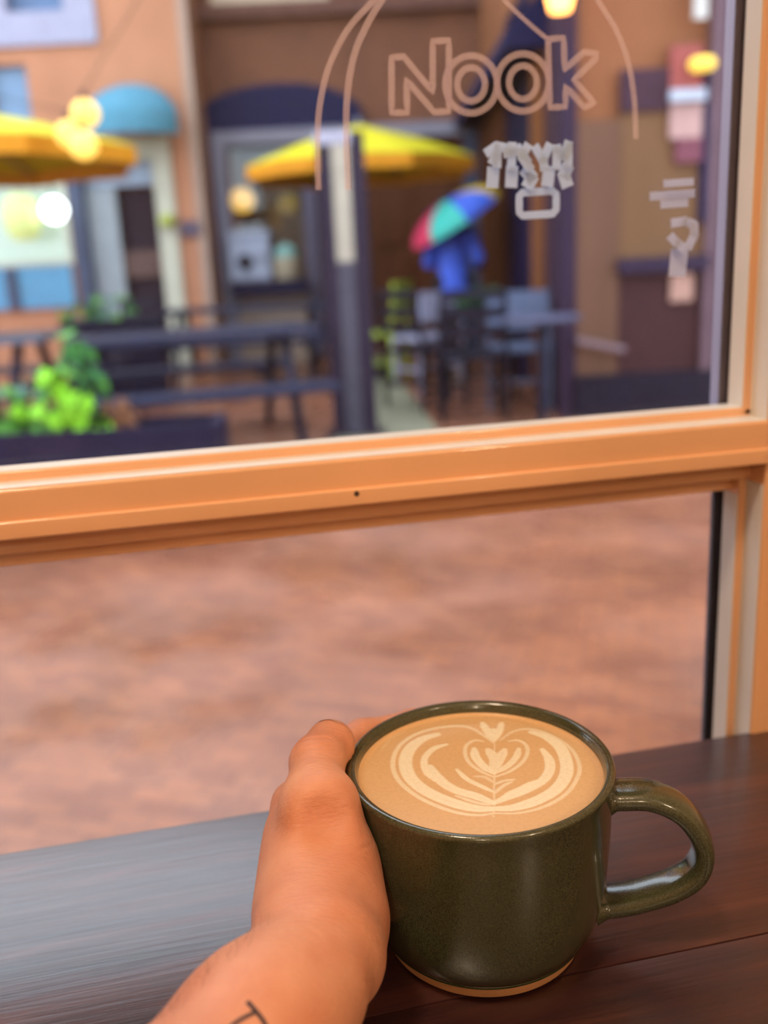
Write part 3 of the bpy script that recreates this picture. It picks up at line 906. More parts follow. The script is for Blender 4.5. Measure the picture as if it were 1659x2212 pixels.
MB().bar((hr[0][0], DR - 0.09, hr[0][1]), (hr[1][0], DR - 0.09, hr[1][1]), 0.03, 0.035).street().build('push_rail', mat('pale_push_rail', (150, 126, 134), 0.4), RB)
MB().bar((hr[0][0] + .02, DR - 0.02, hr[0][1]), (hr[0][0] + .02, DR - 0.09, hr[0][1]), 0.02, 0.02).street().build('rail_bracket', M_greyframe, RB)
MB().bar((hr[1][0] - .02, DR, hr[1][1]), (hr[1][0] - .02, DR - 0.09, hr[1][1]), 0.02, 0.02).street().build('rail_bracket', M_greyframe, RB)
# side wall features, seen along the lane
def side_d(px):                        # distance along the side wall seen at that pixel column
    v = ray(px, 450)
    fw_, ac_ = v[0] * SY + v[1] * CY, v[0] * CY - v[1] * SY
    return ac0 * fw_ / ac_
d_n0, d_n1, d_o1 = side_d(1165), side_d(1102), side_d(1192)
def side(d0, d1, z0, z1, pr, name, m_, label=None):
    return MB().box((ac0 - pr, min(d0, d1), z0), (ac0 + 0.02, max(d0, d1), z1)).street().build(name, m_, RB, label=label)
zh = 2.55
side(d_n0, d_n1, 0, zh + .6, 0.03, 'side_door', mat('midnight_door', (22, 24, 62), 0.5, 0.05), 'midnight-blue side door')
side(d_o1, d_n0, 0, zh + 1.0, 0.07, 'pilaster', mat('amber_brown_pilaster', (140, 84, 48), 0.6, 0.08))
side(d_n1, DM - 0.02, 0, zh, 0.06, 'pilaster', M_walnut)
side(DR + 0.12, d_o1, 0, 3.2, 0.05, 'side_panel', mat('plum_side_panel', (70, 46, 62), 0.6, 0.08))
MB().prism([(ac0 + 0.01, 2.95), (ac0 - 0.34, 2.62), (ac0 - 0.34, 2.50), (ac0 + 0.01, 2.50)], d_o1 - 0.1, DM - 0.25, lambda u, v, d: (u, d, v)).street().build('side_awning', M_navy, RB, label='dark navy awning over the side door')
al, zl = pxs(1210, -16, 6.2)
cl = thing('corner_lantern', 'amber lantern on the corner post at the top edge above the lettering', 'lantern', st(al, 6.2, zl), -YAW)
MB().lathe([(0.0, -0.11), (0.06, -0.10), (0.085, 0.0), (0.07, 0.09), (0.0, 0.10)], 18).build('lantern_glass', emis('amber_lantern_glass', (255, 168, 84), 7.0, (235, 170, 90)), cl, world=False, smooth=True)
MB().lathe([(0.0, 0.16), (0.03, 0.14), (0.095, 0.10), (0.0, 0.10)], 18).build('lantern_cap', mat('black_iron', (30, 30, 32), 0.5), cl, world=False)
MB().bar((0, 0, 0.14), (ac0 - 0.05 - al, DR - 6.2 - 0.02, 0.16), 0.02, 0.02).build('arm', mat('black_iron', (30, 30, 32), 0.5), cl, world=False)
rb(1488, -60, 1516, 50, DR - 0.12, DR - 0.09, 'hanging_pennant', mat('white_pennant', (226, 220, 214), 0.7, 0.04))
rb(1499, -70, 1505, -40, DR - 0.11, DR, 'pennant_arm', M_greyframe)
al, zl = pxs(1516, 138, DR - 0.12)
wl = thing('wall_lamp', 'flat glowing yellow lamp on the corner building by the right post', 'lamp', st(al, DR - 0.13, zl), -YAW)
MB().lathe([(0.0, -0.04), (0.065, -0.036), (0.085, 0.0), (0.065, 0.032), (0.0, 0.04)], 20).build('shade', emis('yellow_lamp_glass', (255, 214, 90), 1.3, (240, 200, 90)), wl, world=False, smooth=True)
MB().bar((0, 0.0, 0.03), (0, 0.12, 0.06), 0.015, 0.015).build('arm', mat('black_iron', (30, 30, 32), 0.5), wl, world=False)

# ---- steel post of the terrace
DP = 6.15
pa0, pa1 = pxs(702, 600, DP)[0], pxs(800, 600, DP)[0]
pz = pxs(735, 288, DP)[1]
PT = thing('terrace_post', 'tall dark steel post with a pale inset panel beside the parasol', 'post', st((pa0 + pa1) / 2, DP, 0), -YAW)
M_steel = mat('dark_violet_steel', (52, 42, 62), 0.5, 0.08)
wv = (pa1 - pa0)
MB().box((pa0, DP - .06, 0), (pa0 + wv * .33, DP + .06, pz)).street().build('upright', M_steel, PT)
MB().box((pa1 - wv * .33, DP - .06, 0), (pa1, DP + .06, pz)).street().build('upright', M_steel, PT)
zb = pxs(750, 565, DP)[1]
MB().box((pa0 + wv * .30, DP - .075, zb), (pa1 - wv * .33, DP + .03, pz - .05)).street().build('upper_panel', mat('beige_inset', (196, 184, 166), 0.5, 0.08), PT)
MB().box((pa0 + wv * .30, DP - .075, 0.03), (pa1 - wv * .33, DP + .03, zb)).street().build('lower_panel', mat('slate_inset', (88, 84, 98), 0.5, 0.1), PT)
MB().box((pa0 - .01, DP - .08, pz - .07), (pa0 + wv * .72, DP - .062, pz + .01)).street().build('bracket', mat('pale_bracket', (186, 182, 200), 0.5), PT)
MB().box((pa0 - .05, DP - .1, 0.0), (pa1 + .05, DP + .1, 0.03)).street().build('base_plate', M_steel, PT)

# ---- picnic tables
M_table = mat('blue_grey_boards', (50, 53, 78), 0.45, 0.12, 4)
M_leg = mat('near_black_steel', (34, 30, 52), 0.5, 0.08)
def picnic(a_, d_c, rot, label, length=1.5, m_=M_table):
    t = thing('picnic_table', label, 'table', st(a_, d_c, 0), -YAW + rot, 'picnic tables on the terrace')
    L = length / 2
    for k in range(5):
        y = -0.32 + k * 0.16
        MB().box((-L, y - 0.074, 0.70), (L, y + 0.074, 0.74)).build('top_plank', m_, t, world=False, bevel=0.004)
    for s_ in (-1, 1):
        for k in (0, 1):
            y = s_ * (0.70 + 0.15 * k)
            MB().box((-L, y - 0.07, 0.41), (L, y + 0.07, 0.45)).build('bench_plank', m_, t, world=False, bevel=0.004)
    for x in (-L + 0.2, L - 0.2):
        MB().bar((x, -0.22, 0.70), (x, -0.72, 0.0), 0.05, 0.06).build('leg', M_leg, t, world=False)
        MB().bar((x, 0.22, 0.70), (x, 0.72, 0.0), 0.05, 0.06).build('leg', M_leg, t, world=False)
        MB().box((x - 0.055, -0.86, 0.36), (x - 0.028, 0.86, 0.41)).build('crossbar', M_leg, t, world=False)
    return t
picnic(-1.16, 6.0, 0.26, 'dark blue-grey picnic table beside the steel post')
picnic(-2.95, 6.6, 0.04, 'pale grey picnic table behind the leafy planter at far left', 1.5, mat('pale_grey_boards', (110, 114, 132), 0.5, 0.1))
picnic(-1.3, 9.75, 0.03, 'farthest picnic table in front of the navy arch', 1.7)

# ---- chairs
def chair(name, label, px, py, d, rot, m_frame, m_seat, group=None, h=0.86, solid=False):
    a_, _ = pxs(px, py, d)
    t = thing(name, label, 'chair', st(a_, d, 0), -YAW + rot, group)
    w, dp, sz = 0.22, 0.21, 0.45
    for sx in (-1, 1):
        MB().tube([(sx * w, -dp, 0.0), (sx * w, -dp, sz), (sx * (w - .01), -dp - 0.05, h)], 0.018, 8).build('leg', m_frame, t, world=False, smooth=True)
        MB().tube([(sx * w, dp, 0.0), (sx * w, dp, sz)], 0.018, 8).build('leg', m_frame, t, world=False, smooth=True)
    MB().box((-w - .01, -dp - .01, sz - .02), (w + .01, dp + .02, sz + .015)).build('seat', m_seat, t, world=False, bevel=0.008)
    if solid:
        MB().box((-w, -dp - 0.055, sz + 0.14), (w, -dp - 0.025, h)).build('backrest', m_seat, t, world=False, bevel=0.008)
    else:
        for k in range(3):
            z = sz + 0.14 + k * 0.12
            MB().box((-w, -dp - 0.045, z), (w, -dp - 0.02, z + 0.07)).build('back_slat', m_seat, t, world=False, bevel=0.005)
    for sx in (-1, 1):
        MB().bar((sx * w, -dp, 0.18), (sx * w, dp, 0.18), 0.02, 0.02).build('stretcher', m_frame, t, world=False)
    MB().bar((-w, -dp, 0.22), (w, -dp, 0.22), 0.02, 0.02).build('stretcher', m_frame, t, world=False)
    return t
M_blk = mat('black_chair_paint', (22, 17, 34), 0.45, 0.1)
M_blk2 = mat('black_chair_seat', (27, 23, 42), 0.45, 0.1)
M_wht = mat('pale_lilac_plastic', (176, 176, 206), 0.5, 0.05)
M_bgr = mat('blue_grey_plastic', (112, 124, 156), 0.5, 0.06)
M_lime = mat('lime_metal', (188, 206, 78), 0.5, 0.06)
grp = 'terrace chairs'
chair('terrace_chair', 'black slatted chair nearest the window, in front of the green cushion', 1016, 740, 6.6, 0.0, M_blk, M_blk2, grp)
chair('terrace_chair', 'black chair half turned, just left of the nearest black chair', 916, 740, 7.2, -0.9, M_blk, M_blk2, grp)
chair('terrace_chair', 'pale lilac chair behind the black chairs, left of the person', 922, 640, 8.4, 0.5, M_wht, M_wht, grp, 0.84, True)
chair('terrace_chair', 'blue-grey chair right of the green cushion', 1130, 660, 7.02, -0.3, M_bgr, M_bgr, grp, 0.86, True)
chair('terrace_chair', 'lime green metal chair behind the steel post', 814, 660, 9.1, 1.2, M_lime, M_lime, grp, 0.92, True)
chair('terrace_chair', 'dark chair between the picnic tables at left', 262, 730, 7.9, 2.6, M_leg, M_leg, grp)
a_, _ = pxs(1180, 640, 6.9)
tb = thing('terrace_table', 'small grey-topped terrace table against the corner post', 'table', st(1.04, 5.95, 0), -YAW)
MB().lathe([(0.0, 0.70), (0.24, 0.70), (0.25, 0.715), (0.24, 0.73), (0.0, 0.73)], 28).build('table_top', mat('grey_table_top', (92, 92, 118), 0.4, 0.05), tb, world=False, smooth=True)
MB().tube([(0, 0, 0.03), (0, 0, 0.70)], 0.03, 10).build('pedestal', M_leg, tb, world=False, smooth=True)
MB().lathe([(0.0, 0.0), (0.2, 0.0), (0.2, 0.015), (0.03, 0.04), (0.0, 0.04)], 20).build('base', M_leg, tb, world=False, smooth=True)
a_, _ = pxs(1030, 640, 7.65)
t2 = thing('terrace_table', 'dark square terrace table under the green cushion', 'table', st(a_, 7.65, 0), -YAW)
MB().box((-0.30, -0.28, 0.69), (0.30, 0.28, 0.73)).build('table_top', M_blk2, t2, world=False, bevel=0.005)
for sx in (-1, 1):
    for sy in (-1, 1):
        MB().box((sx * .27 - .02, sy * .25 - .02, 0), (sx * .27 + .02, sy * .25 + .02, 0.69)).build('leg', M_blk, t2, world=False)
gf = Field((-.27, -.25, 0), (.27, .25, .2), 0.014)
gf.cone((-.14, 0, .06), .07, (.14, 0, .07), .065, 0.05, flat=(0, 1, 0), fs=0.45)
gq = thing('cushion', 'green cushion lying on the dark square terrace table', 'cushion', st(a_ + .03, 7.65, 0.73), -YAW)
gv, gfc = gf.mesh()
gv[:, 2] -= gv[:, 2].min()
MB().add(gv.tolist(), gfc.tolist()).build('cushion_cover', mat('green_cloth', (98, 166, 104), 0.8, 0.12), gq, world=False, smooth=True)
MB().tube([(-.20, -.12, .06), (0, -.16, .06), (.20, -.12, .07)], 0.006, 6).build('piping', mat('dark_green_piping', (56, 112, 70), 0.7), gq, world=False)

# ---- patio parasols
M_yel = mat('yellow_parasol_cloth', (240, 226, 44), 0.7, 0.05)
_b = M_yel.node_tree.nodes['Principled BSDF']
M_val = mat('orange_underside_glow', (240, 158, 36), 0.7, 0.05)  # orange of light through the cloth underside, put into the valance colour
def parasol(px, d, zrim, zap, R_, label, rot=0.2):
    a_, _ = pxs(px, 500, d)
    t = thing('patio_parasol', label, 'parasol', st(a_, d, 0), rot, 'yellow parasols on the terrace')
    n = 8
    for k in range(n):
        t0, t1 = 2 * math.pi * k / n, 2 * math.pi * (k + 1) / n
        p0 = (R_ * math.cos(t0), R_ * math.sin(t0)); p1 = (R_ * math.cos(t1), R_ * math.sin(t1))
        q0 = (p0[0] * .5, p0[1] * .5); q1 = (p1[0] * .5, p1[1] * .5)
        zm_ = zrim + (zap - zrim) * 0.56
        mm = ((p0[0] + p1[0]) / 2 * .97, (p0[1] + p1[1]) / 2 * .97)
        th = 0.006
        vs = [(0, 0, zap), (q0[0], q0[1], zm_), (q1[0], q1[1], zm_), (p0[0], p0[1], zrim), (mm[0], mm[1], zrim + .02), (p1[0], p1[1], zrim)]
        vs += [(x, y, z - th) for x, y, z in vs]
        fs = [(0, 1, 2), (1, 3, 4), (1, 4, 2), (2, 4, 5), (6, 8, 7), (7, 10, 9), (7, 8, 10), (8, 11, 10), (3, 9, 10, 4), (4, 10, 11, 5), (0, 6, 7, 1), (1, 7, 9, 3), (0, 2, 8, 6), (2, 5, 11, 8)]
        pnl = MB().add(vs, fs).build('canopy_panel', M_yel, t, world=False)
        vv = [(p0[0], p0[1], zrim - th), (mm[0], mm[1], zrim + .014), (p1[0], p1[1], zrim - th), (p0[0], p0[1], zrim - .12), (mm[0], mm[1], zrim - .11), (p1[0], p1[1], zrim - .12)]
        vv += [(x * .995, y * .995, z) for x, y, z in vv]
        MB().add(vv, [(0, 1, 4, 3), (1, 2, 5, 4), (6, 9, 10, 7), (7, 10, 11, 8), (3, 4, 10, 9), (4, 5, 11, 10), (0, 3, 9, 6), (2, 8, 11, 5)]).build('valance', M_val, pnl, world=False)
        MB().bar((0, 0, zap - .10), (p0[0] * .97, p0[1] * .97, zrim - .02), 0.02, 0.02).build('rib', mat('pale_rib', (190, 170, 130), 0.6), pnl, world=False)
    MB().tube([(0, 0, 0.05), (0, 0, zap - .02)], 0.024, 12).build('pole', mat('grey_pole', (100, 98, 112), 0.4), t, world=False, smooth=True)
    MB().lathe([(0.0, -0.02), (0.03, -0.02), (0.035, 0.03), (0.0, 0.07)], 12, (0, 0, zap)).build('finial', M_greyframe, t, world=False, smooth=True)
    MB().lathe([(0.0, 0.0), (0.26, 0.0), (0.26, 0.05), (0.06, 0.09), (0.0, 0.09)], 20).build('base', M_leg, t, world=False, smooth=True)
    return t
parasol(786, 9.6, pxs(790, 382, 9.6)[1] + .1, pxs(786, 268, 9.6)[1], 1.14, 'yellow patio parasol right behind the steel post')
parasol(-70, 7.2, pxs(0, 366, 7.2)[1] + .1, pxs(-60, 225, 7.2)[1], 1.32, 'yellow patio parasol cut off by the left edge, under string bulbs', 0.5)

# ---- string bulbs and the bright lamp at the left
M_str = emis('string_bulb_glass', (255, 198, 84), 1.5, (255, 210, 120))
bp_ = []
for px, py, lbl in ((184, 246, 'topmost glowing string bulb over the left parasol'), (150, 290, 'leftmost glowing string bulb over the left parasol'), (180, 314, 'lowest glowing string bulb over the left parasol')):
    d = {246: 6.0, 290: 6.2, 314: 5.85}[py]
    a_, z_ = pxs(px, py, d)
    bp_.append((a_, d, z_))
    t = thing('string_bulb', lbl, 'light bulb', st(a_, d, z_), 0, 'string bulbs over the terrace')
    R_ = 0.082
    MB().lathe([(0.0, -R_)] + [(R_ * math.sin(k * math.pi / 9), -R_ * math.cos(k * math.pi / 9)) for k in range(1, 9)] + [(0.0, R_)], 16).build('bulb', M_str, t, world=False, smooth=True)
    MB().tube([(0, 0, R_ * .9), (0, 0, R_ + .045)], 0.016, 8).build('socket', M_leg, t, world=False)
cab = [(bp_[0][0] - 2.5, 6.0, bp_[0][2] + .6), (bp_[1][0], 6.2, bp_[1][2] + .13), (bp_[2][0], 5.85, bp_[2][2] + .13), (bp_[0][0] + .01, 6.0, bp_[0][2] + .13), (bp_[0][0] + .9, 6.3, bp_[0][2] + 1.4), (bp_[0][0] + 1.2, 6.6, bp_[0][2] + 2.4)]
MB().tube([tuple(st(*p)) for p in cab], 0.004, 6).build('string_light_cable', mat('black_cord', (20, 20, 20), 0.6), label='thin black cable carrying the three string bulbs', cat='cable')
shop_lamp(117, 453, DL - 0.35, 0.13, 'brilliant white lamp hanging before the lit shop window', emis('white_lamp_glass', (245, 255, 255), 6.0, (240, 250, 250)))

# ---- planter and plants
DPl = 4.0
pl0, pl1 = pxs(-260, 900, DPl)[0], pxs(478, 900, DPl)[0]
zpl = pxs(300, 912, DPl)[1]
PL = thing('planter_trough', 'long dark navy planter trough just outside the window', 'planter', st((pl0 + pl1) / 2, DPl, 0), -YAW)
M_pln = mat('navy_planter', (36, 32, 62), 0.6, 0.1)
for r_ in (((pl0, DPl - .16, 0), (pl1, DPl - .13, zpl)), ((pl0, DPl + .13, 0), (pl1, DPl + .16, zpl)), ((pl0, DPl - .13, 0), (pl0 + .03, DPl + .13, zpl)), ((pl1 - .03, DPl - .13, 0), (pl1, DPl + .13, zpl))):
    MB().box(*r_).street().build('trough_side', M_pln, PL)
MB().box((pl0 + .03, DPl - .13, 0.02), (pl1 - .03, DPl + .13, zpl - .05)).street().build('soil', mat('dark_soil', (52, 38, 32), 0.95, 0.3, 30), PL)
M_lf = [mat('lime_leaf', (148, 222, 48), 0.5, 0.12, 6), mat('mid_green_leaf', (104, 176, 70), 0.5, 0.12, 6), mat('blue_green_leaf', (112, 158, 140), 0.5, 0.1, 6), mat('deep_green_leaf', (60, 124, 62), 0.5, 0.12, 6), mat('rust_leaf', (136, 88, 60), 0.6, 0.12, 6)]
def leaf_mesh(name, m_, L=1.0, W=0.8):
    rim = [(0, 0), (-.42 * W, -.12 * L), (-.5 * W, .22 * L), (-.3 * W, .62 * L), (0, L), (.3 * W, .62 * L), (.5 * W, .22 * L), (.42 * W, -.12 * L)]
    vs = [(x, y, 0.10 * abs(x) * 2 - 0.16 * (y / L) ** 2) for x, y in rim] + [(0, .3 * L, -.02), (0, .65 * L, -.08)]
    vs += [(x, y, z - .012) for x, y, z in vs]
    T = [(0, 8, 1), (1, 8, 2), (2, 8, 9), (2, 9, 3), (3, 9, 4), (4, 9, 5), (5, 9, 6), (6, 9, 8), (6, 8, 7), (7, 8, 0)]
    fs = T + [tuple(i + 10 for i in reversed(t_)) for t_ in T] + [(i, (i + 1) % 8, (i + 1) % 8 + 10, i + 10) for i in range(8)]
    me = bpy.data.meshes.new(name)
    me.from_pydata(vs, [], fs)
    me.materials.append(m_)
    me.polygons.foreach_set('use_smooth', [True] * len(me.polygons))
    return me
LM = [leaf_mesh('leaf', m_) for m_ in M_lf[:2]] + [leaf_mesh('leaf', m_, 1.1, .5) for m_ in M_lf[2:]]
def plant(name, label, px, d, zbase, blobs, nl, size, kinds, group='plants in the navy trough', seed=1):
    R_ = random.Random(seed)
    a_, _ = pxs(px, 880, d)
    t = thing(name, label, 'plant', st(a_, d, zbase), -YAW, group)
    for k in range(4):
        x, y = R_.uniform(-.05, .05), R_.uniform(-.04, .04)
        b = blobs[k % len(blobs)]
        MB().tube([(x * .4, y * .4, -.045), (x, y, b[1] * .5), (b[0] * .8, y, b[1])], [.006, .005, .003], 6).build('stem', M_lf[1], t, world=False)
    for k in range(nl):
        b = blobs[k % len(blobs)]
        u, v = R_.uniform(0, 2 * math.pi), math.acos(R_.uniform(-.8, 1))
        n = Vector((math.sin(v) * math.cos(u), math.sin(v) * math.sin(u), math.cos(v)))
        p = Vector((b[0], 0, b[1])) + Vector((n.x * b[2], n.y * b[2] * .8, n.z * b[2])) * R_.uniform(.7, 1)
        o = bpy.data.objects.new('leaf', LM[kinds[k % len(kinds)]])
        COL.objects.link(o)
        o.parent = t
        s_ = size * R_.uniform(.75, 1.2)
        up = (n + Vector((0, -.5, .5))).normalized()
        dr = (n + Vector((R_.uniform(-.5, .5), -.2, -.4))).normalized()
        dr = (dr - up * dr.dot(up)).normalized()
        xx = dr.cross(up).normalized()
        o.matrix_local = Matrix(((xx.x * s_, dr.x * s_, up.x * s_, p.x), (xx.y * s_, dr.y * s_, up.y * s_, p.y), (xx.z * s_, dr.z * s_, up.z * s_, p.z), (0, 0, 0, 1)))
    return t
def pz_(py, px=150, d=DPl): return pxs(px, py, d)[1] - zpl
plant('trailing_plant', 'bright lime trailing plant with big leaves in the navy trough', 150, DPl - .05, zpl,
      [(0.0, pz_(925), .10), (-.09, pz_(900), .08), (.09, pz_(938), .09), (0.0, pz_(870), .08), (-.05, pz_(815), .05), (.05, pz_(960), .09), (-.02, pz_(965), .09)], 84, .085, [0, 0, 0, 1], seed=3)
plant('leafy_plant', 'deep green upright plant behind the lime trailing plant', 178, DPl + .06, zpl, [(0.0, pz_(775), .06), (.03, pz_(830), .07), (.05, pz_(870), .06), (-.0, pz_(745), .04)], 40, .08, [3, 3, 1], seed=5)
plant('leafy_plant', 'blue-green leaved plant left of the lime trailing plant', 78, DPl + .05, zpl, [(0.0, pz_(835), .06), (.01, pz_(870), .06)], 22, .085, [2], seed=8)
plant('leafy_plant', 'mid-green plant at the left edge of the picture in the trough', 8, DPl, zpl, [(0.0, pz_(880), .09), (-.04, pz_(920), .09)], 36, .085, [1, 1, 0], seed=9)
plant('leafy_plant', 'rust-brown drying plant right of the lime trailing plant', 250, DPl, zpl, [(0.0, pz_(888), .05), (.02, pz_(905), .05)], 22, .07, [4], seed=11)
a_, _ = pxs(240, 650, 8.6)
zf = pxs(240, 690, 8.6)[1]
PL2 = thing('planter_box', 'low dark planter box before the cream shop door', 'planter', st(a_, 8.6, 0), -YAW)
MB().box((-.42, -.14, 0), (.42, .14, zf)).build('box_body', M_pln, PL2, world=False, bevel=.01)
MB().box((-.44, -.16, zf - .05), (.44, .16, zf - .001)).build('box_rim', M_pln, PL2, world=False)
plant('leafy_plant', 'pale green bushy plant before the cream shop door', 240, 8.6, zf, [(-.24, .10, .12), (0, .12, .12), (.18, .09, .12), (.25, .0, .10)], 60, .10, [1, 2, 0], group='plants by the shop door', seed=13)

# ---- person walking with a rainbow umbrella
DPn = 9.0
ap, _ = pxs(978, 560, DPn)
sc_ = DPn / FPX
PN = thing('person', 'person in a blue raincoat walking under the rainbow umbrella', 'person', st(ap, DPn, 0), -YAW)
M_skin2 = mat('skin_far', (214, 158, 132), 0.6, 0.05)
h_ = 0.016
bd = Field((-.45, -.45, -.02), (.45, .45, 1.75), h_)
K = .03
bd.cone((0, 0, 1.52), .088, (0, -.01, 1.58), .085, K).cone((0, .06, 1.50), .05, (0, .075, 1.47), .04, K)     # head and jaw
bd.cone((0, .085, 1.53), .016, (0, .105, 1.505), .018, .012)                                                # nose
for s_ in (-1, 1): bd.cone((s_ * .09, 0, 1.54), .02, (s_ * .092, -.005, 1.52), .018, .01)                    # ears
bd.cone((0, -.01, 1.34), .055, (0, 0, 1.45), .052, K)
bd.chain([((0, 0, 1.30), .085), ((0, 0, 1.1), .085), ((0, 0, .92), .095)], K, flat=(0, 1, 0), fs=1.25)
for s_ in (-1, 1): bd.cone((0, 0, 1.32), .06, (s_ * .15, 0, 1.32), .06, K)
bd.chain([((-.16, 0, 1.31), .052), ((-.20, .10, 1.08), .042), ((-.06, .24, 1.18), .034), ((-.03, .26, 1.20), .036)], K)
bd.chain([((.16, 0, 1.31), .052), ((.23, -.02, 1.10), .042), ((.235, .14, 1.02), .034), ((.235, .20, 1.02), .032)], K)
for s_, q in ((-1, (-.03, .27, 1.20)), (1, (.235, .21, 1.02))):
    for j in range(4): bd.cone(q, .014, (q[0] + .01, q[1] + .06 - .012 * abs(j - 1), q[2] - .03 + .02 * j), .009, .006)
    bd.cone(q, .014, (q[0] - s_ * .03, q[1] + .03, q[2] + .05), .010, .006)
for s_ in (-1, 1):
    bd.chain([((s_ * .085, 0, .90), .085), ((s_ * .09, .02 + s_ * .05, .48), .055), ((s_ * .09, -.02 + s_ * .10, .08), .038)], K)
    bd.cone((s_ * .09, -.03 + s_ * .10, .04), .036, (s_ * .10, .12 + s_ * .10, .028), .03, K)
im = mtx(PN)
def place_field(fl, name, m_, parent, lift=True, **kw):
    v, f = fl.mesh()
    if lift: v[:, 2] -= v[:, 2].min()
    return MB().add(v.tolist(), f.tolist()).build(name, m_, parent, world=False, smooth=True, **kw)
place_field(bd, 'body', M_skin2, PN)
hr_ = Field((-.2, -.2, 1.2), (.2, .2, 1.75), .012)
hr_.cone((0, -.02, 1.56), .098, (0, -.03, 1.60), .09, .02).cone((0, -.06, 1.5), .08, (0, -.07, 1.38), .06, .03)
place_field(hr_, 'hair', mat('dark_brown_hair', (52, 36, 30), 0.6, 0.2, 30), PN, False)
ct = Field((-.45, -.45, .5), (.45, .45, 1.55), .014)
ct.chain([((0, 0, 1.32), .12), ((0, 0, 1.10), .125), ((0, 0, .90), .150), ((0, 0, .80), .175)], .03, flat=(0, 1, 0), fs=1.3)
for s_ in (-1, 1): ct.cone((0, 0, 1.34), .085, (s_ * .16, 0, 1.32), .072, .03)
ct.chain([((-.17, 0, 1.31), .070), ((-.21, .10, 1.08), .060), ((-.08, .22, 1.17), .050)], .02)
ct.chain([((.17, 0, 1.31), .070), ((.235, -.02, 1.10), .060), ((.237, .11, 1.035), .050)], .02)
ct.cone((0, -.05, 1.40), .085, (0, -.06, 1.44), .075, .03)
sl, P_ = ct.window((-9, -9, -9), (9, 9, 9))
ct.V[sl] = np.maximum(ct.V[sl], 0.80 - P_[..., 2])
place_field(ct, 'raincoat', mat('cobalt_raincoat', (84, 120, 250), 0.5, 0.15, 5), PN, False)
tr = Field((-.3, -.3, 0), (.3, .4, 1.0), .014)
for s_ in (-1, 1):
    tr.chain([((s_ * .085, 0, .90), .098), ((s_ * .09, .02 + s_ * .05, .48), .070), ((s_ * .09, -.02 + s_ * .10, .12), .056)], .02)
place_field(tr, 'trousers', mat('charcoal_trousers', (46, 44, 58), 0.8, 0.1), PN, False)
for s_ in (-1, 1):
    sh = Field((-.3, -.4, -.02), (.4, .5, .2), .01)
    sh.cone((s_ * .09, -.03 + s_ * .10, .045), .045, (s_ * .10, .12 + s_ * .10, .036), .04, .02)
    place_field(sh, 'shoe', mat('black_shoe', (30, 28, 34), 0.5), PN)
# umbrella: tilted dome of eight coloured gores
hub_a, hub_z = pxs(986, 478, DPn)
ax_ = Vector((-.50, -.10, .86)).normalized()
UMB = thing('umbrella', 'rainbow-coloured umbrella held tilted over the person in blue', 'umbrella', st(hub_a, DPn - .02, hub_z), -YAW)
ux = ax_.cross(Vector((0, 1, 0))).normalized()
uy = ax_.cross(ux).normalized()
cols = [(240, 70, 110), (78, 206, 190), (74, 110, 226), (240, 200, 70), (226, 30, 60), (78, 200, 190), (90, 86, 224), (120, 90, 230)]
Rr, Hh = 0.47, 0.22
def dome(t_, u_):                      # u 0..1 from apex to rim
    rr = Rr * math.sin(u_ * math.pi / 2 * .98)
    hh = Hh * (math.cos(u_ * math.pi / 2) - .0)
    return (ux * math.cos(t_) + uy * math.sin(t_)) * rr + ax_ * hh
rotu = math.radians(4)
for k in range(8):
    vs, fs = [], []
    for i in range(7):
        for j in range(4):
            t_ = rotu + 2 * math.pi * (k + j / 3) / 8
            u_ = i / 6
            sag = 1 - .05 * math.sin(math.pi * j / 3) * u_
            vs.append(dome(t_, u_) * sag)
    n_v = len(vs)
    vs += [v - ax_ * .004 for v in vs]
    for i in range(6):
        for j in range(3):
            a0 = i * 4 + j
            fs += [(a0, a0 + 1, a0 + 5, a0 + 4), (n_v + a0, n_v + a0 + 4, n_v + a0 + 5, n_v + a0 + 1)]
    gp_ = MB().add([tuple(v) for v in vs], fs).build('canopy_panel', mat('umbrella_cloth_%d' % k, cols[k], 0.6, 0.04), UMB, world=False, smooth=True)
    MB().tube([tuple(dome(rotu + 2 * math.pi * k / 8, i / 5) - ax_ * .012) for i in range(6)], .004, 5).build('rib', M_greyframe, gp_, world=False)
grip = Vector((-.03, .30, 1.20)) - Vector((hub_a - ap, -.02, hub_z))
MB().tube([tuple(ax_ * (Hh + .05)), tuple(ax_ * .0), tuple(grip)], .008, 8).build('shaft', M_greyframe, UMB, world=False)
MB().tube([tuple(grip), tuple(grip + (grip - ax_ * Hh).normalized() * .10)], .015, 8).build('handle', M_leg, UMB, world=False)

# ================================================================== THE MUG
ALB[0] = 1.0
MX, MY = 0.0895, 0.2884
MH = 0.0704
M_glaze = bpy.data.materials.new('olive_green_glaze')
M_glaze.use_nodes = True
n, l = M_glaze.node_tree.nodes, M_glaze.node_tree.links
b = n['Principled BSDF']
tc = n.new('ShaderNodeTexCoord')
v1 = n.new('ShaderNodeTexNoise'); v1.inputs['Scale'].default_value = 2200; v1.inputs['Detail'].default_value = 3
v2 = n.new('ShaderNodeTexNoise'); v2.inputs['Scale'].default_value = 28; v2.inputs['Detail'].default_value = 3
for v_ in (v1, v2): l.new(tc.outputs['Object'], v_.inputs['Vector'])
rp = n.new('ShaderNodeValToRGB')
rp.color_ramp.elements[0].position, rp.color_ramp.elements[0].color = 0.38, lin((58, 58, 38))
rp.color_ramp.elements[1].position, rp.color_ramp.elements[1].color = 0.62, lin((80, 81, 56))
l.new(v1.outputs['Fac'], rp.inputs['Fac'])
rp2 = n.new('ShaderNodeValToRGB')
rp2.color_ramp.elements[0].color = (0.82, 0.82, 0.80, 1); rp2.color_ramp.elements[1].color = (1.0, 1.0, 1.0, 1)
l.new(v2.outputs['Fac'], rp2.inputs['Fac'])
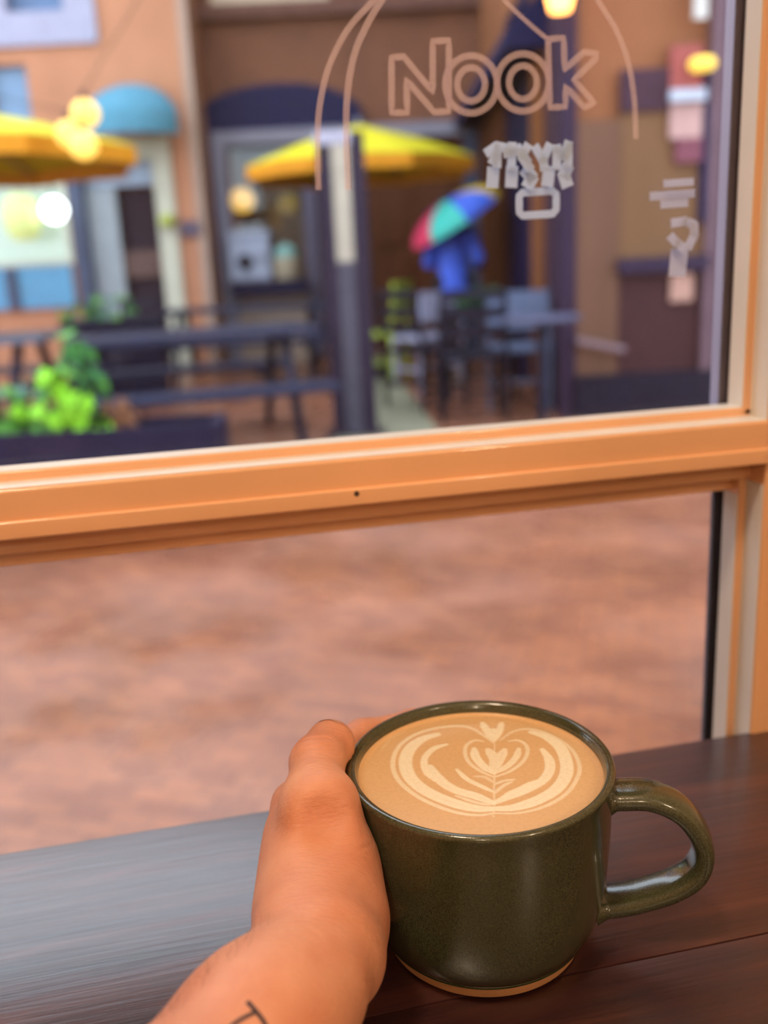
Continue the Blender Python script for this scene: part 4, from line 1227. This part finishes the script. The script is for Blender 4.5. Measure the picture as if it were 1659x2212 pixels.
mx = n.new('ShaderNodeMix'); mx.data_type = 'RGBA'; mx.blend_type = 'MULTIPLY'; mx.inputs['Factor'].default_value = 1.0
l.new(rp.outputs['Color'], mx.inputs['A']); l.new(rp2.outputs['Color'], mx.inputs['B'])
l.new(mx.outputs['Result'], b.inputs['Base Color'])
b.inputs['Roughness'].default_value = 0.14
b.inputs['Specular IOR Level'].default_value = 0.6
b.inputs['Coat Weight'].default_value = 0.5
b.inputs['Coat Roughness'].default_value = 0.05
bp = n.new('ShaderNodeBump'); bp.inputs['Strength'].default_value = 0.10; bp.inputs['Distance'].default_value = 0.0004
l.new(v1.outputs['Fac'], bp.inputs['Height']); l.new(bp.outputs['Normal'], b.inputs['Normal'])
M_clay = mat('bare_tan_clay', (196, 140, 92), 0.8, 0.08, 60)
mug = thing('mug', 'olive green glazed mug of latte with a bare clay foot', 'mug', (MX, MY, TZ))
prof = [(0.0, 0.0062), (0.0350, 0.0062), (0.0376, 0.0066), (0.0398, 0.0090), (0.0422, 0.0140), (0.0441, 0.0220), (0.0453, 0.0330), (0.0462, 0.0480), (0.0468, 0.0620),
        (0.0474, 0.0676), (0.0475, 0.0692), (0.0469, 0.0702), (0.0458, 0.0704), (0.0447, 0.0699), (0.0441, 0.0688), (0.0436, 0.0660), (0.0428, 0.0500), (0.0415, 0.0300), (0.0385, 0.0140), (0.033, 0.0095), (0.0, 0.0090)]
pr = catmull(prof, 4)
pr[:, 0] = np.maximum(pr[:, 0], 0)
MB().lathe([tuple(p) for p in pr], 128, (MX, MY, TZ)).build('body', M_glaze, mug, smooth=True)
MB().lathe([(0.0, 0.0004), (0.0345, 0.0004), (0.0358, 0.0010), (0.0366, 0.0030), (0.0371, 0.0070), (0.0, 0.0070)], 96, (MX, MY, TZ)).build('foot_ring', M_clay, mug, smooth=True, label='unglazed tan clay foot')
# handle: strap swept along a D-shaped path
ha = -YAW - math.radians(10)
hx, hy = math.cos(ha), math.sin(ha)
path = catmull([(0.0440, 0.0582), (0.0500, 0.0590), (0.0600, 0.0590), (0.0705, 0.0535), (0.0772, 0.0425), (0.0766, 0.0318), (0.0690, 0.0240), (0.0570, 0.0184), (0.0480, 0.0156), (0.0412, 0.0146)], 8)
vs, fs = [], []
NS = 20
for i, (rr, zz) in enumerate(path):
    t0 = path[min(i + 1, len(path) - 1)] - path[max(i - 1, 0)]
    t0 = t0 / np.linalg.norm(t0)
    nn = np.array([-t0[1], t0[0]])
    u_ = i / (len(path) - 1)
    flare = 1 + 0.35 * max(0, 1 - u_ / .07) + 0.35 * max(0, 1 - (1 - u_) / .07)
    hw, ht = 0.0078 * flare, 0.0037 * flare
    for k in range(NS):
        t_ = 2 * math.pi * k / NS
        c_, s_ = math.cos(t_), math.sin(t_)
        e_ = 0.72
        x_ = math.copysign(abs(c_) ** e_, c_) * hw
        y_ = math.copysign(abs(s_) ** e_, s_) * ht
        p = np.array([rr, zz]) + nn * y_
        vs.append((MX + hx * p[0] - hy * x_, MY + hy * p[0] + hx * x_, TZ + p[1]))
npth = len(path)
fs = [(i * NS + k, i * NS + (k + 1) % NS, (i + 1) * NS + (k + 1) % NS, (i + 1) * NS + k) for i in range(npth - 1) for k in range(NS)]
fs += [tuple(reversed(range(NS))), tuple((npth - 1) * NS + k for k in range(NS))]
MB().add(vs, fs).build('handle', M_glaze, mug, smooth=True)

# ---- latte with its poured pattern
CZ = TZ + 0.0655
CRad = 0.0434
def cpt(x, y):                         # point of the pattern, read in the 2.514x detail of the cup
    p = on_z(730 + x / 2.514, 1480 + y / 2.514, CZ)
    return (p[0] - MX, p[1] - MY)
K_ = 2.514
strokes_ = [   # (polyline, half width in detail pixels, strength)
    ([(848, 695), (760, 706), (640, 690), (500, 640), (390, 575), (318, 500), (298, 420), (330, 335), (420, 268), (540, 232), (660, 222), (735, 238), (800, 280), (846, 312)], 11, .8),
    ([(848, 672), (740, 668), (600, 630), (470, 570), (392, 500), (366, 420), (392, 345), (460, 292), (540, 268)], 32, 1.0),
    ([(848, 648), (760, 640), (640, 600)], 10, .8),
    ([(590, 322), (520, 345), (470, 400), (480, 470), (530, 520)], 17, 1.0),
    ([(500, 440), (560, 520), (640, 570), (740, 600), (846, 640)], 26, 1.0),
    ([(645, 458), (700, 510), (770, 545), (846, 580)], 13, 1.0),
    ([(740, 495), (800, 500), (846, 530)], 9, .6),
    ([(848, 500), (780, 470), (712, 420), (690, 365), (702, 322), (745, 300), (790, 305)], 9, .8),
    ([(848, 478), (790, 440), (748, 390), (740, 345)], 22, 1.0),
    ([(848, 460), (850, 400), (815, 350)], 26, .85),
    ([(848, 500), (930, 470), (1000, 420), (1030, 365), (1018, 322), (975, 300), (925, 305)], 9, .8),
    ([(848, 478), (920, 440), (968, 390), (982, 345)], 17, .9),
    ([(848, 460), (880, 400), (905, 350)], 24, .85),
    ([(848, 540), (900, 520), (960, 512)], 8, .8),
    ([(848, 590), (900, 545), (945, 525)], 9, .8),
    ([(1110, 350), (1145, 400), (1150, 460), (1110, 520), (1020, 570), (930, 605), (848, 640)], 24, 1.0),
    ([(1090, 520), (990, 570), (900, 610)], 24, 1.0),
    ([(848, 672), (960, 664), (1090, 622), (1190, 560), (1240, 480), (1236, 400), (1200, 330), (1130, 280), (1050, 255)], 30, 1.0),
    ([(848, 695), (980, 694), (1120, 660), (1240, 590), (1302, 500), (1310, 430), (1270, 350), (1190, 290), (1100, 250), (1020, 238), (945, 255), (880, 300)], 9, .75),
    ([(846, 300), (810, 250), (785, 205)], 20, 1.0),
    ([(850, 300), (875, 250), (890, 205)], 18, 1.0),
    ([(840, 285), (843, 240)], 22, 1.0),
    ([(846, 715), (850, 640), (848, 560), (850, 480), (850, 300)], 4, .8),
    ([(235, 350), (290, 290), (370, 250)], 5, .35),
]
NR, NT = 120, 260
rad = np.sqrt(np.linspace(0, 1, NR + 1)[1:]) * CRad
rad = np.linspace(CRad / NR, CRad, NR)
th = np.linspace(0, 2 * np.pi, NT, endpoint=False)
RR, TT = np.meshgrid(rad, th, indexing='ij')
PX = np.stack([RR * np.cos(TT), RR * np.sin(TT)], -1).reshape(-1, 2)
PX = np.vstack([[0, 0], PX])
# read pattern in the plane's own millimetres
val = np.zeros(len(PX))
scl = 1.0 / (K_ * FPX / 0.331)         # metres for one detail pixel across
for pts, hw, stg in strokes_:
    P = catmull([cpt(*p) for p in pts], 5)
    dmin = np.full(len(PX), 1.0)
    umin = np.zeros(len(PX))
    for i in range(len(P) - 1):
        a, b_ = P[i], P[i + 1]
        ab = b_ - a
        nr = np.where((np.abs(PX - (a + b_) / 2) < np.abs(ab) / 2 + .005).all(1))[0]
        if len(nr) == 0: continue
        Q = PX[nr] - a
        t_ = np.clip((Q @ ab) / (ab @ ab + 1e-15), 0, 1)
        d = np.hypot(*(Q - t_[:, None] * ab).T)
        c_ = d < dmin[nr]
        dmin[nr[c_]] = d[c_]
        umin[nr[c_]] = ((i + t_) / (len(P) - 1))[c_]
    w = 1.2 * hw * scl * (0.55 + 0.45 * np.minimum(1, 5 * np.minimum(umin, 1 - umin)))
    e_ = np.clip((w - dmin) / (5.0 * scl * 2) + 0.5, 0, 1)
    e_ = e_ * e_ * (3 - 2 * e_)
    rip = 1 - 0.22 * (np.sin(dmin / scl * 0.55) * .5 + .5)
    val = np.maximum(val, e_ * stg * rip)
edge = np.clip((np.linalg.norm(PX, axis=1) - CRad * .93) / (CRad * .07), 0, 1)
colA, colB, colE = np.array(lin((224, 184, 136))[:3]), np.array(lin((250, 240, 214))[:3]), np.array(lin((206, 148, 92))[:3])
colr = colA[None] * (1 - val[:, None]) + colB[None] * val[:, None]
colr = colr * (1 - .35 * edge[:, None]) + colE[None] * (.35 * edge[:, None])
rn = np.hypot(PX[:, 0], PX[:, 1]) / CRad
zz = 0.0011 * np.clip((rn - .955) / .045, 0, 1) ** 2 + 0.00004 * val
vs = np.column_stack([PX, zz]).tolist()
fs = [(0, 1 + k, 1 + (k + 1) % NT) for k in range(NT)]
for i in range(NR - 1):
    for k in range(NT):
        a0 = 1 + i * NT
        fs.append((a0 + k, a0 + NT + k, a0 + NT + (k + 1) % NT, a0 + (k + 1) % NT))
me = bpy.data.meshes.new('latte')
me.from_pydata(vs, [], fs)
ca = me.color_attributes.new('pour', 'FLOAT_COLOR', 'POINT')
ca.data.foreach_set('color', np.column_stack([colr, np.ones(len(colr))]).astype(np.float32).ravel())
me.polygons.foreach_set('use_smooth', [True] * len(me.polygons))
M_latte = bpy.data.materials.new('latte_foam')
M_latte.use_nodes = True
n, l = M_latte.node_tree.nodes, M_latte.node_tree.links
b = n['Principled BSDF']
at = n.new('ShaderNodeAttribute'); at.attribute_name = 'pour'
tc = n.new('ShaderNodeTexCoord')
vz = n.new('ShaderNodeTexNoise'); vz.inputs['Scale'].default_value = 700; vz.inputs['Detail'].default_value = 4
l.new(tc.outputs['Object'], vz.inputs['Vector'])
rp = n.new('ShaderNodeValToRGB')
rp.color_ramp.elements[0].position, rp.color_ramp.elements[0].color = 0.3, (0.93, 0.92, 0.90, 1)
rp.color_ramp.elements[1].position, rp.color_ramp.elements[1].color = 0.6, (1, 1, 1, 1)
l.new(vz.outputs['Fac'], rp.inputs['Fac'])
mx = n.new('ShaderNodeMix'); mx.data_type = 'RGBA'; mx.blend_type = 'MULTIPLY'; mx.inputs['Factor'].default_value = 1.0
l.new(at.outputs['Color'], mx.inputs['A']); l.new(rp.outputs['Color'], mx.inputs['B'])
l.new(mx.outputs['Result'], b.inputs['Base Color'])
b.inputs['Roughness'].default_value = 0.32
b.inputs['Specular IOR Level'].default_value = 0.35
me.materials.append(M_latte)
lat = bpy.data.objects.new('latte', me)
COL.objects.link(lat)
lat.location = (MX, MY, CZ)
tag(lat, 'latte with a cream poured leaf and heart pattern inside the mug', 'coffee')
mod = lat.modifiers.new('depth', 'SOLIDIFY')
mod.thickness = 0.004
mod.offset = -1

# ================================================================== THE HAND
M_skin = bpy.data.materials.new('skin')
M_skin.use_nodes = True
n, l = M_skin.node_tree.nodes, M_skin.node_tree.links
b = n['Principled BSDF']
tc = n.new('ShaderNodeTexCoord')
s1 = n.new('ShaderNodeTexNoise'); s1.inputs['Scale'].default_value = 38; s1.inputs['Detail'].default_value = 4
l.new(tc.outputs['Object'], s1.inputs['Vector'])
rp = n.new('ShaderNodeValToRGB')
rp.color_ramp.elements[0].position, rp.color_ramp.elements[0].color = 0.30, lin((206, 132, 100))
rp.color_ramp.elements[1].position, rp.color_ramp.elements[1].color = 0.70, lin((226, 162, 130))
l.new(s1.outputs['Fac'], rp.inputs['Fac'])
l.new(rp.outputs['Color'], b.inputs['Base Color'])
b.inputs['Roughness'].default_value = 0.48
b.inputs['Specular IOR Level'].default_value = 0.4
b.inputs['Subsurface Weight'].default_value = 0.10
b.inputs['Subsurface Radius'].default_value = (1.0, 0.35, 0.18)
b.inputs['Subsurface Scale'].default_value = 0.004
mp = n.new('ShaderNodeMapping')
mp.inputs['Rotation'].default_value = (0.3, 0.2, 0.9)
mp.inputs['Scale'].default_value = (300, 1150, 700)
l.new(tc.outputs['Object'], mp.inputs['Vector'])
s2 = n.new('ShaderNodeTexNoise'); s2.inputs['Scale'].default_value = 1.0; s2.inputs['Detail'].default_value = 4
l.new(mp.outputs['Vector'], s2.inputs['Vector'])
bp = n.new('ShaderNodeBump'); bp.inputs['Strength'].default_value = 0.55; bp.inputs['Distance'].default_value = 0.0006
l.new(s2.outputs['Fac'], bp.inputs['Height']); l.new(bp.outputs['Normal'], b.inputs['Normal'])

def H(px, py, h): return on_z(px, py, TZ + h)
def around(ang, rad_, h):
    return np.array([MX + rad_ * math.cos(math.radians(ang)), MY + rad_ * math.sin(math.radians(ang)), TZ + h])
hf = Field((-0.16, -0.24, TZ - 0.004), (0.16, 0.38, TZ + 0.24), 0.0015)
k0 = 0.008
# forearm, elbow and the start of the upper arm
WR = H(690, 2062, .049)
FA = H(552, 2225, .054)
dr = (FA - WR); dr[2] = 0.004
dr = dr / np.linalg.norm(dr)
EL = WR + dr * 0.235
hf.chain([(WR, .0178), (WR + dr * .035, .0186), (WR + dr * .09, .0240), (WR + dr * .16, .0320), (EL, .0350)], .014)
hf.chain([(EL, .036), (EL + np.array([-.02, -.09, .12]), .043)], .02)
hf.cone(WR + dr * .02 + CR * .008, .0120, WR + dr * .09 + CR * .012, .015, .010)
# wrist bones
hf.cone(H(628, 2052, .050), .0105, H(638, 2015, .052), .0105, .008)
hf.cone(H(736, 2085, .042), .0112, H(730, 2020, .042), .0124, .008)
# first metacarpal and thumb
CMC, MCP, IP, TIP = H(688, 1972, .0505), H(690, 1762, .0680), H(685, 1648, .0745), H(711, 1606, .0748)
hf.chain([(H(688, 2035, .0490), .0150), (CMC, .0136), (H(690, 1870, .0550), .0126), (H(690, 1815, .0570), .0116), (MCP, .0120)], .008)
hf.cone(H(674, 1728, .0715), .0100, H(704, 1728, .0715), .0100, .007)
hf.chain([(MCP, .0118), (H(684, 1700, .0725), .0090), (IP, .0091), (TIP, .0086)], .004)
hf.cone(H(722, 1610, .0735), .0068, H(722, 1630, .0715), .0062, .004)
# thumb ball against the cup
hf.chain([(H(724, 1795, .052), .0092), (H(726, 1880, .048), .0118), (H(724, 1975, .044), .0132), (H(722, 2050, .042), .0128)], .008)
hf.chain([(H(720, 1775, .060), .0082), (H(720, 1860, .056), .0112), (H(716, 1960, .048), .0126)], .008)
# back of the hand: four metacarpals fanning down towards the counter
kn = [H(650, 1750, .0560), around(184, .0700, .041), around(187, .0700, .026), around(190, .0690, .0135)]
bs = [H(650, 1985, .052), H(650, 2010, .042), H(654, 2030, .032), H(664, 2045, .024)]
for (p, q, r0, r1) in zip(bs, kn, (.0112, .0112, .011, .0105), (.0098, .0098, .0092, .0085)):
    hf.cone(p, r0, q, r1, .009)
hf.cone(H(640, 1800, .055), .0085, H(640, 1930, .053), .0095, .008)
# palm filling between back of the hand and thumb ball
hf.cone(H(690, 1850, .045), .014, H(690, 2000, .040), .017, .012)
hf.cone(around(195, .066, .030), .012, H(700, 1990, .026), .015, .012)
# fingers round the far side of the cup
for j, (h0, sp, rf) in enumerate(((.0550, 0, .0088), (.0405, 4, .0092), (.0255, 2, .0088), (.0115, -8, .0078))):
    q = kn[j]
    r1 = .0612 if j == 0 else .0655
    pth = [(q, rf + .0012), (around(152, r1, h0 + .001), rf + .0002), (around(124 + sp * .3, .0590, h0 + .002), rf), (around(100 + sp, .0570, h0), rf - .0006), (around(84 + sp, .0566, h0 - .001), rf - .0014)]
    hf.chain(pth, .0035)
hf.cone(H(626, 1732, .057), .0062, H(634, 1750, .056), .0075, .003)
def bite(px, py, h, r_, dep, k=.008):
    rd = ray(px, py); rd = rd / np.linalg.norm(rd)
    c = H(px, py, h) - rd * (r_ - dep)
    hf.cone(c, r_, c + np.array([0, 0, 1e-5]), r_, k, sub=True)
bite(704, 1765, .0730, .010, .0012, .006)
# keep clear of the cup and the counter
prof_z = np.array([-.01, .0, .0085, .0140, .0220, .0330, .0480, .0620, .0676, .0704, .0704001, .3])
prof_r = np.array([.0375, .0375, .0398, .0422, .0441, .0453, .0462, .0468, .0475, .0475, .0475, .0475])
sl, P_ = hf.window((MX - .06, MY - .06, TZ - .01), (MX + .06, MY + .06, TZ + .08))
zp_ = P_[..., 2] - TZ
d_mug = np.maximum(np.hypot(P_[..., 0] - MX, P_[..., 1] - MY) - np.interp(zp_, prof_z, prof_r), (zp_ - .0704))
hf.V[sl] = np.maximum(hf.V[sl], -(d_mug - .0004))
hf.V = np.maximum(hf.V, (.0006 + TZ - hf.ax[2])[None, None, :])
hand, hv, hfc = hf.build('hand', M_skin, None, 2, label='bare left hand and tattooed forearm wrapped around the green mug', cat='hand', fine=True)
from mathutils.bvhtree import BVHTree
# press in the skin folds
fine = hand.data
hv = np.empty(len(fine.vertices) * 3); fine.vertices.foreach_get('co', hv); hv = hv.reshape(-1, 3)
hn = np.empty(len(fine.vertices) * 3); fine.vertices.foreach_get('normal', hn); hn = hn.reshape(-1, 3)
hfc = hfc.tolist()
bvh = BVHTree.FromPolygons([Vector(v) for v in hv], hfc)
disp = np.zeros(len(hv))
for poly, depth, sg in (([(634, 1622), (642, 1606), (662, 1596), (690, 1592), (712, 1593)], .00055, .00055), ([(640, 1630), (665, 1618), (695, 1614)], .00030, .0005),
                        ([(632, 1640), (650, 1630)], .0003, .0005), ([(748, 1842), (780, 1834), (806, 1822)], .0003, .0006), ([(790, 1775), (804, 1795)], .0003, .0006),
                        ([(600, 2005), (650, 2000), (690, 2020), (700, 2040)], .00015, .0005), ([(592, 2022), (640, 2018), (676, 2034)], .00014, .0005)):
    pts = []
    for q in catmull(poly, 10) if len(poly) > 2 else np.linspace(poly[0], poly[1], 12):
        hit = bvh.ray_cast(Vector(CAM), Vector(ray(*q)).normalized())
        if hit[0] is not None: pts.append(np.array(hit[0]))
    if len(pts) < 2: continue
    pts = np.array(pts)
    near = np.where(((hv > pts.min(0) - .004) & (hv < pts.max(0) + .004)).all(1))[0]
    if len(near) == 0: continue
    dd = np.sqrt(((hv[near][:, None] - pts[None]) ** 2).sum(-1)).min(1)
    disp[near] = np.minimum(disp[near], -depth * np.exp(-(dd / sg) ** 2))
hv = hv + hn * disp[:, None]
fine.vertices.foreach_set('co', hv.ravel())
fine.update()
bvh = BVHTree.FromPolygons([Vector(v) for v in hv], hfc)
def skin_at(px, py):
    d = Vector(ray(px, py)).normalized()
    hit = bvh.ray_cast(Vector(CAM), d)
    return hit[0], hit[1]
def skin_ribbon(poly, wmm, name, m_, lift=.00012):
    pts = []
    P = np.array(poly, float)
    for i in range(len(P) - 1):
        k = max(2, int(np.linalg.norm(P[i + 1] - P[i]) / 4))
        for t_ in range(k + (i == len(P) - 2)): pts.append(P[i] + (P[i + 1] - P[i]) * t_ / k)
    hits = [skin_at(*p) for p in pts]
    hits = [h for h in hits if h[0] is not None]
    vs, fs = [], []
    for i, (p, nr) in enumerate(hits):
        d = (hits[min(i + 1, len(hits) - 1)][0] - hits[max(i - 1, 0)][0]).normalized()
        x = d.cross(nr).normalized() * (wmm / 2000)
        for o_ in (p + x, p, p - x): vs.append(tuple(o_ + nr * lift * (1.6 if o_ is p else 1)))
    for i in range(len(hits) - 1):
        a = 3 * i
        fs += [(a, a + 3, a + 4, a + 1), (a + 1, a + 4, a + 5, a + 2)]
    return MB().add(vs, fs).build(name, m_, hand, smooth=True)
M_ink = mat('faded_black_ink', (46, 34, 40), 0.6, 0.1)
skin_ribbon([(534, 2164), (552, 2184), (566, 2202), (574, 2216), (578, 2232)], 1.2, 'tattoo', M_ink)['label'] = 'black line tattoo on the forearm'
skin_ribbon([(549, 2188), (524, 2200), (503, 2214), (488, 2230)], 1.0, 'tattoo', M_ink)['label'] = 'black line tattoo on the forearm'
# thumb nail: a curved plate on the far upper side of the tip
fwd = np.array([SY * .6 + .25, CY * .6, 0.0]); fwd /= np.linalg.norm(fwd)
upn = fwd * .62 + np.array([0, 0, .78]); upn /= np.linalg.norm(upn)
tn = fwd * .78 - np.array([0, 0, .62]); tn -= upn * (tn @ upn); tn /= np.linalg.norm(tn)
sd_ = np.cross(tn, upn)
vs, fs = [], []
for i in range(6):
    for j in range(7):
        u_, w_ = i / 5, (j / 6 - .5) * 2
        an = w_ * .72
        p = TIP + (upn * math.cos(an) + sd_ * math.sin(an)) * (.00885 - .0009 * (2 * u_ - 1) ** 2) + tn * ((u_ - .5) * .010 * (1 - .12 * w_ * w_) + .001)
        vs.append(tuple(p))
nv = len(vs)
vs += [tuple(np.array(v) - upn * .0008) for v in vs]
for i in range(5):
    for j in range(6):
        a0 = i * 7 + j
        fs += [(a0, a0 + 1, a0 + 8, a0 + 7), (nv + a0, nv + a0 + 7, nv + a0 + 8, nv + a0 + 1)]
MB().add(vs, fs).build('thumb_nail', mat('nail', (222, 168, 140), 0.35, 0.04), hand, smooth=True)

# a little arm hair along the outer edge of the wrist
R_ = random.Random(4)
vs, fs = [], []
for k in range(80):
    px, py = 0, 0
    t_ = R_.random()
    px = 560 - 235 * t_ + R_.uniform(0, 26)
    py = 1985 + 225 * t_ + R_.uniform(-8, 14)
    p, nr = None, None
    for q in range(10):
        p, nr = skin_at(px, py)
        if p is not None: break
        px += 5
    if p is None: continue
    nr = Vector(nr)
    tdir = Vector(-dr) + Vector((R_.uniform(-.6, .6), R_.uniform(-.6, .6), R_.uniform(-.4, .6)))
    d1 = (nr * .55 + tdir * .8).normalized()
    ln = R_.uniform(.003, .0065)
    sd = d1.cross(nr).normalized() * .00003
    q0, q1, q2 = p - nr * .0002, p + d1 * ln * .55, p + d1 * ln + Vector((0, 0, -.0008))
    a0 = len(vs)
    vs += [tuple(q0 - sd), tuple(q0 + sd), tuple(q1 + sd * .8), tuple(q1 - sd * .8), tuple(q2)]
    fs += [(a0, a0 + 1, a0 + 2, a0 + 3), (a0 + 3, a0 + 2, a0 + 4)]
MB().add(vs, fs).build('arm_hair', mat('brown_hair', (120, 84, 62), 0.5), hand, kind='stuff')
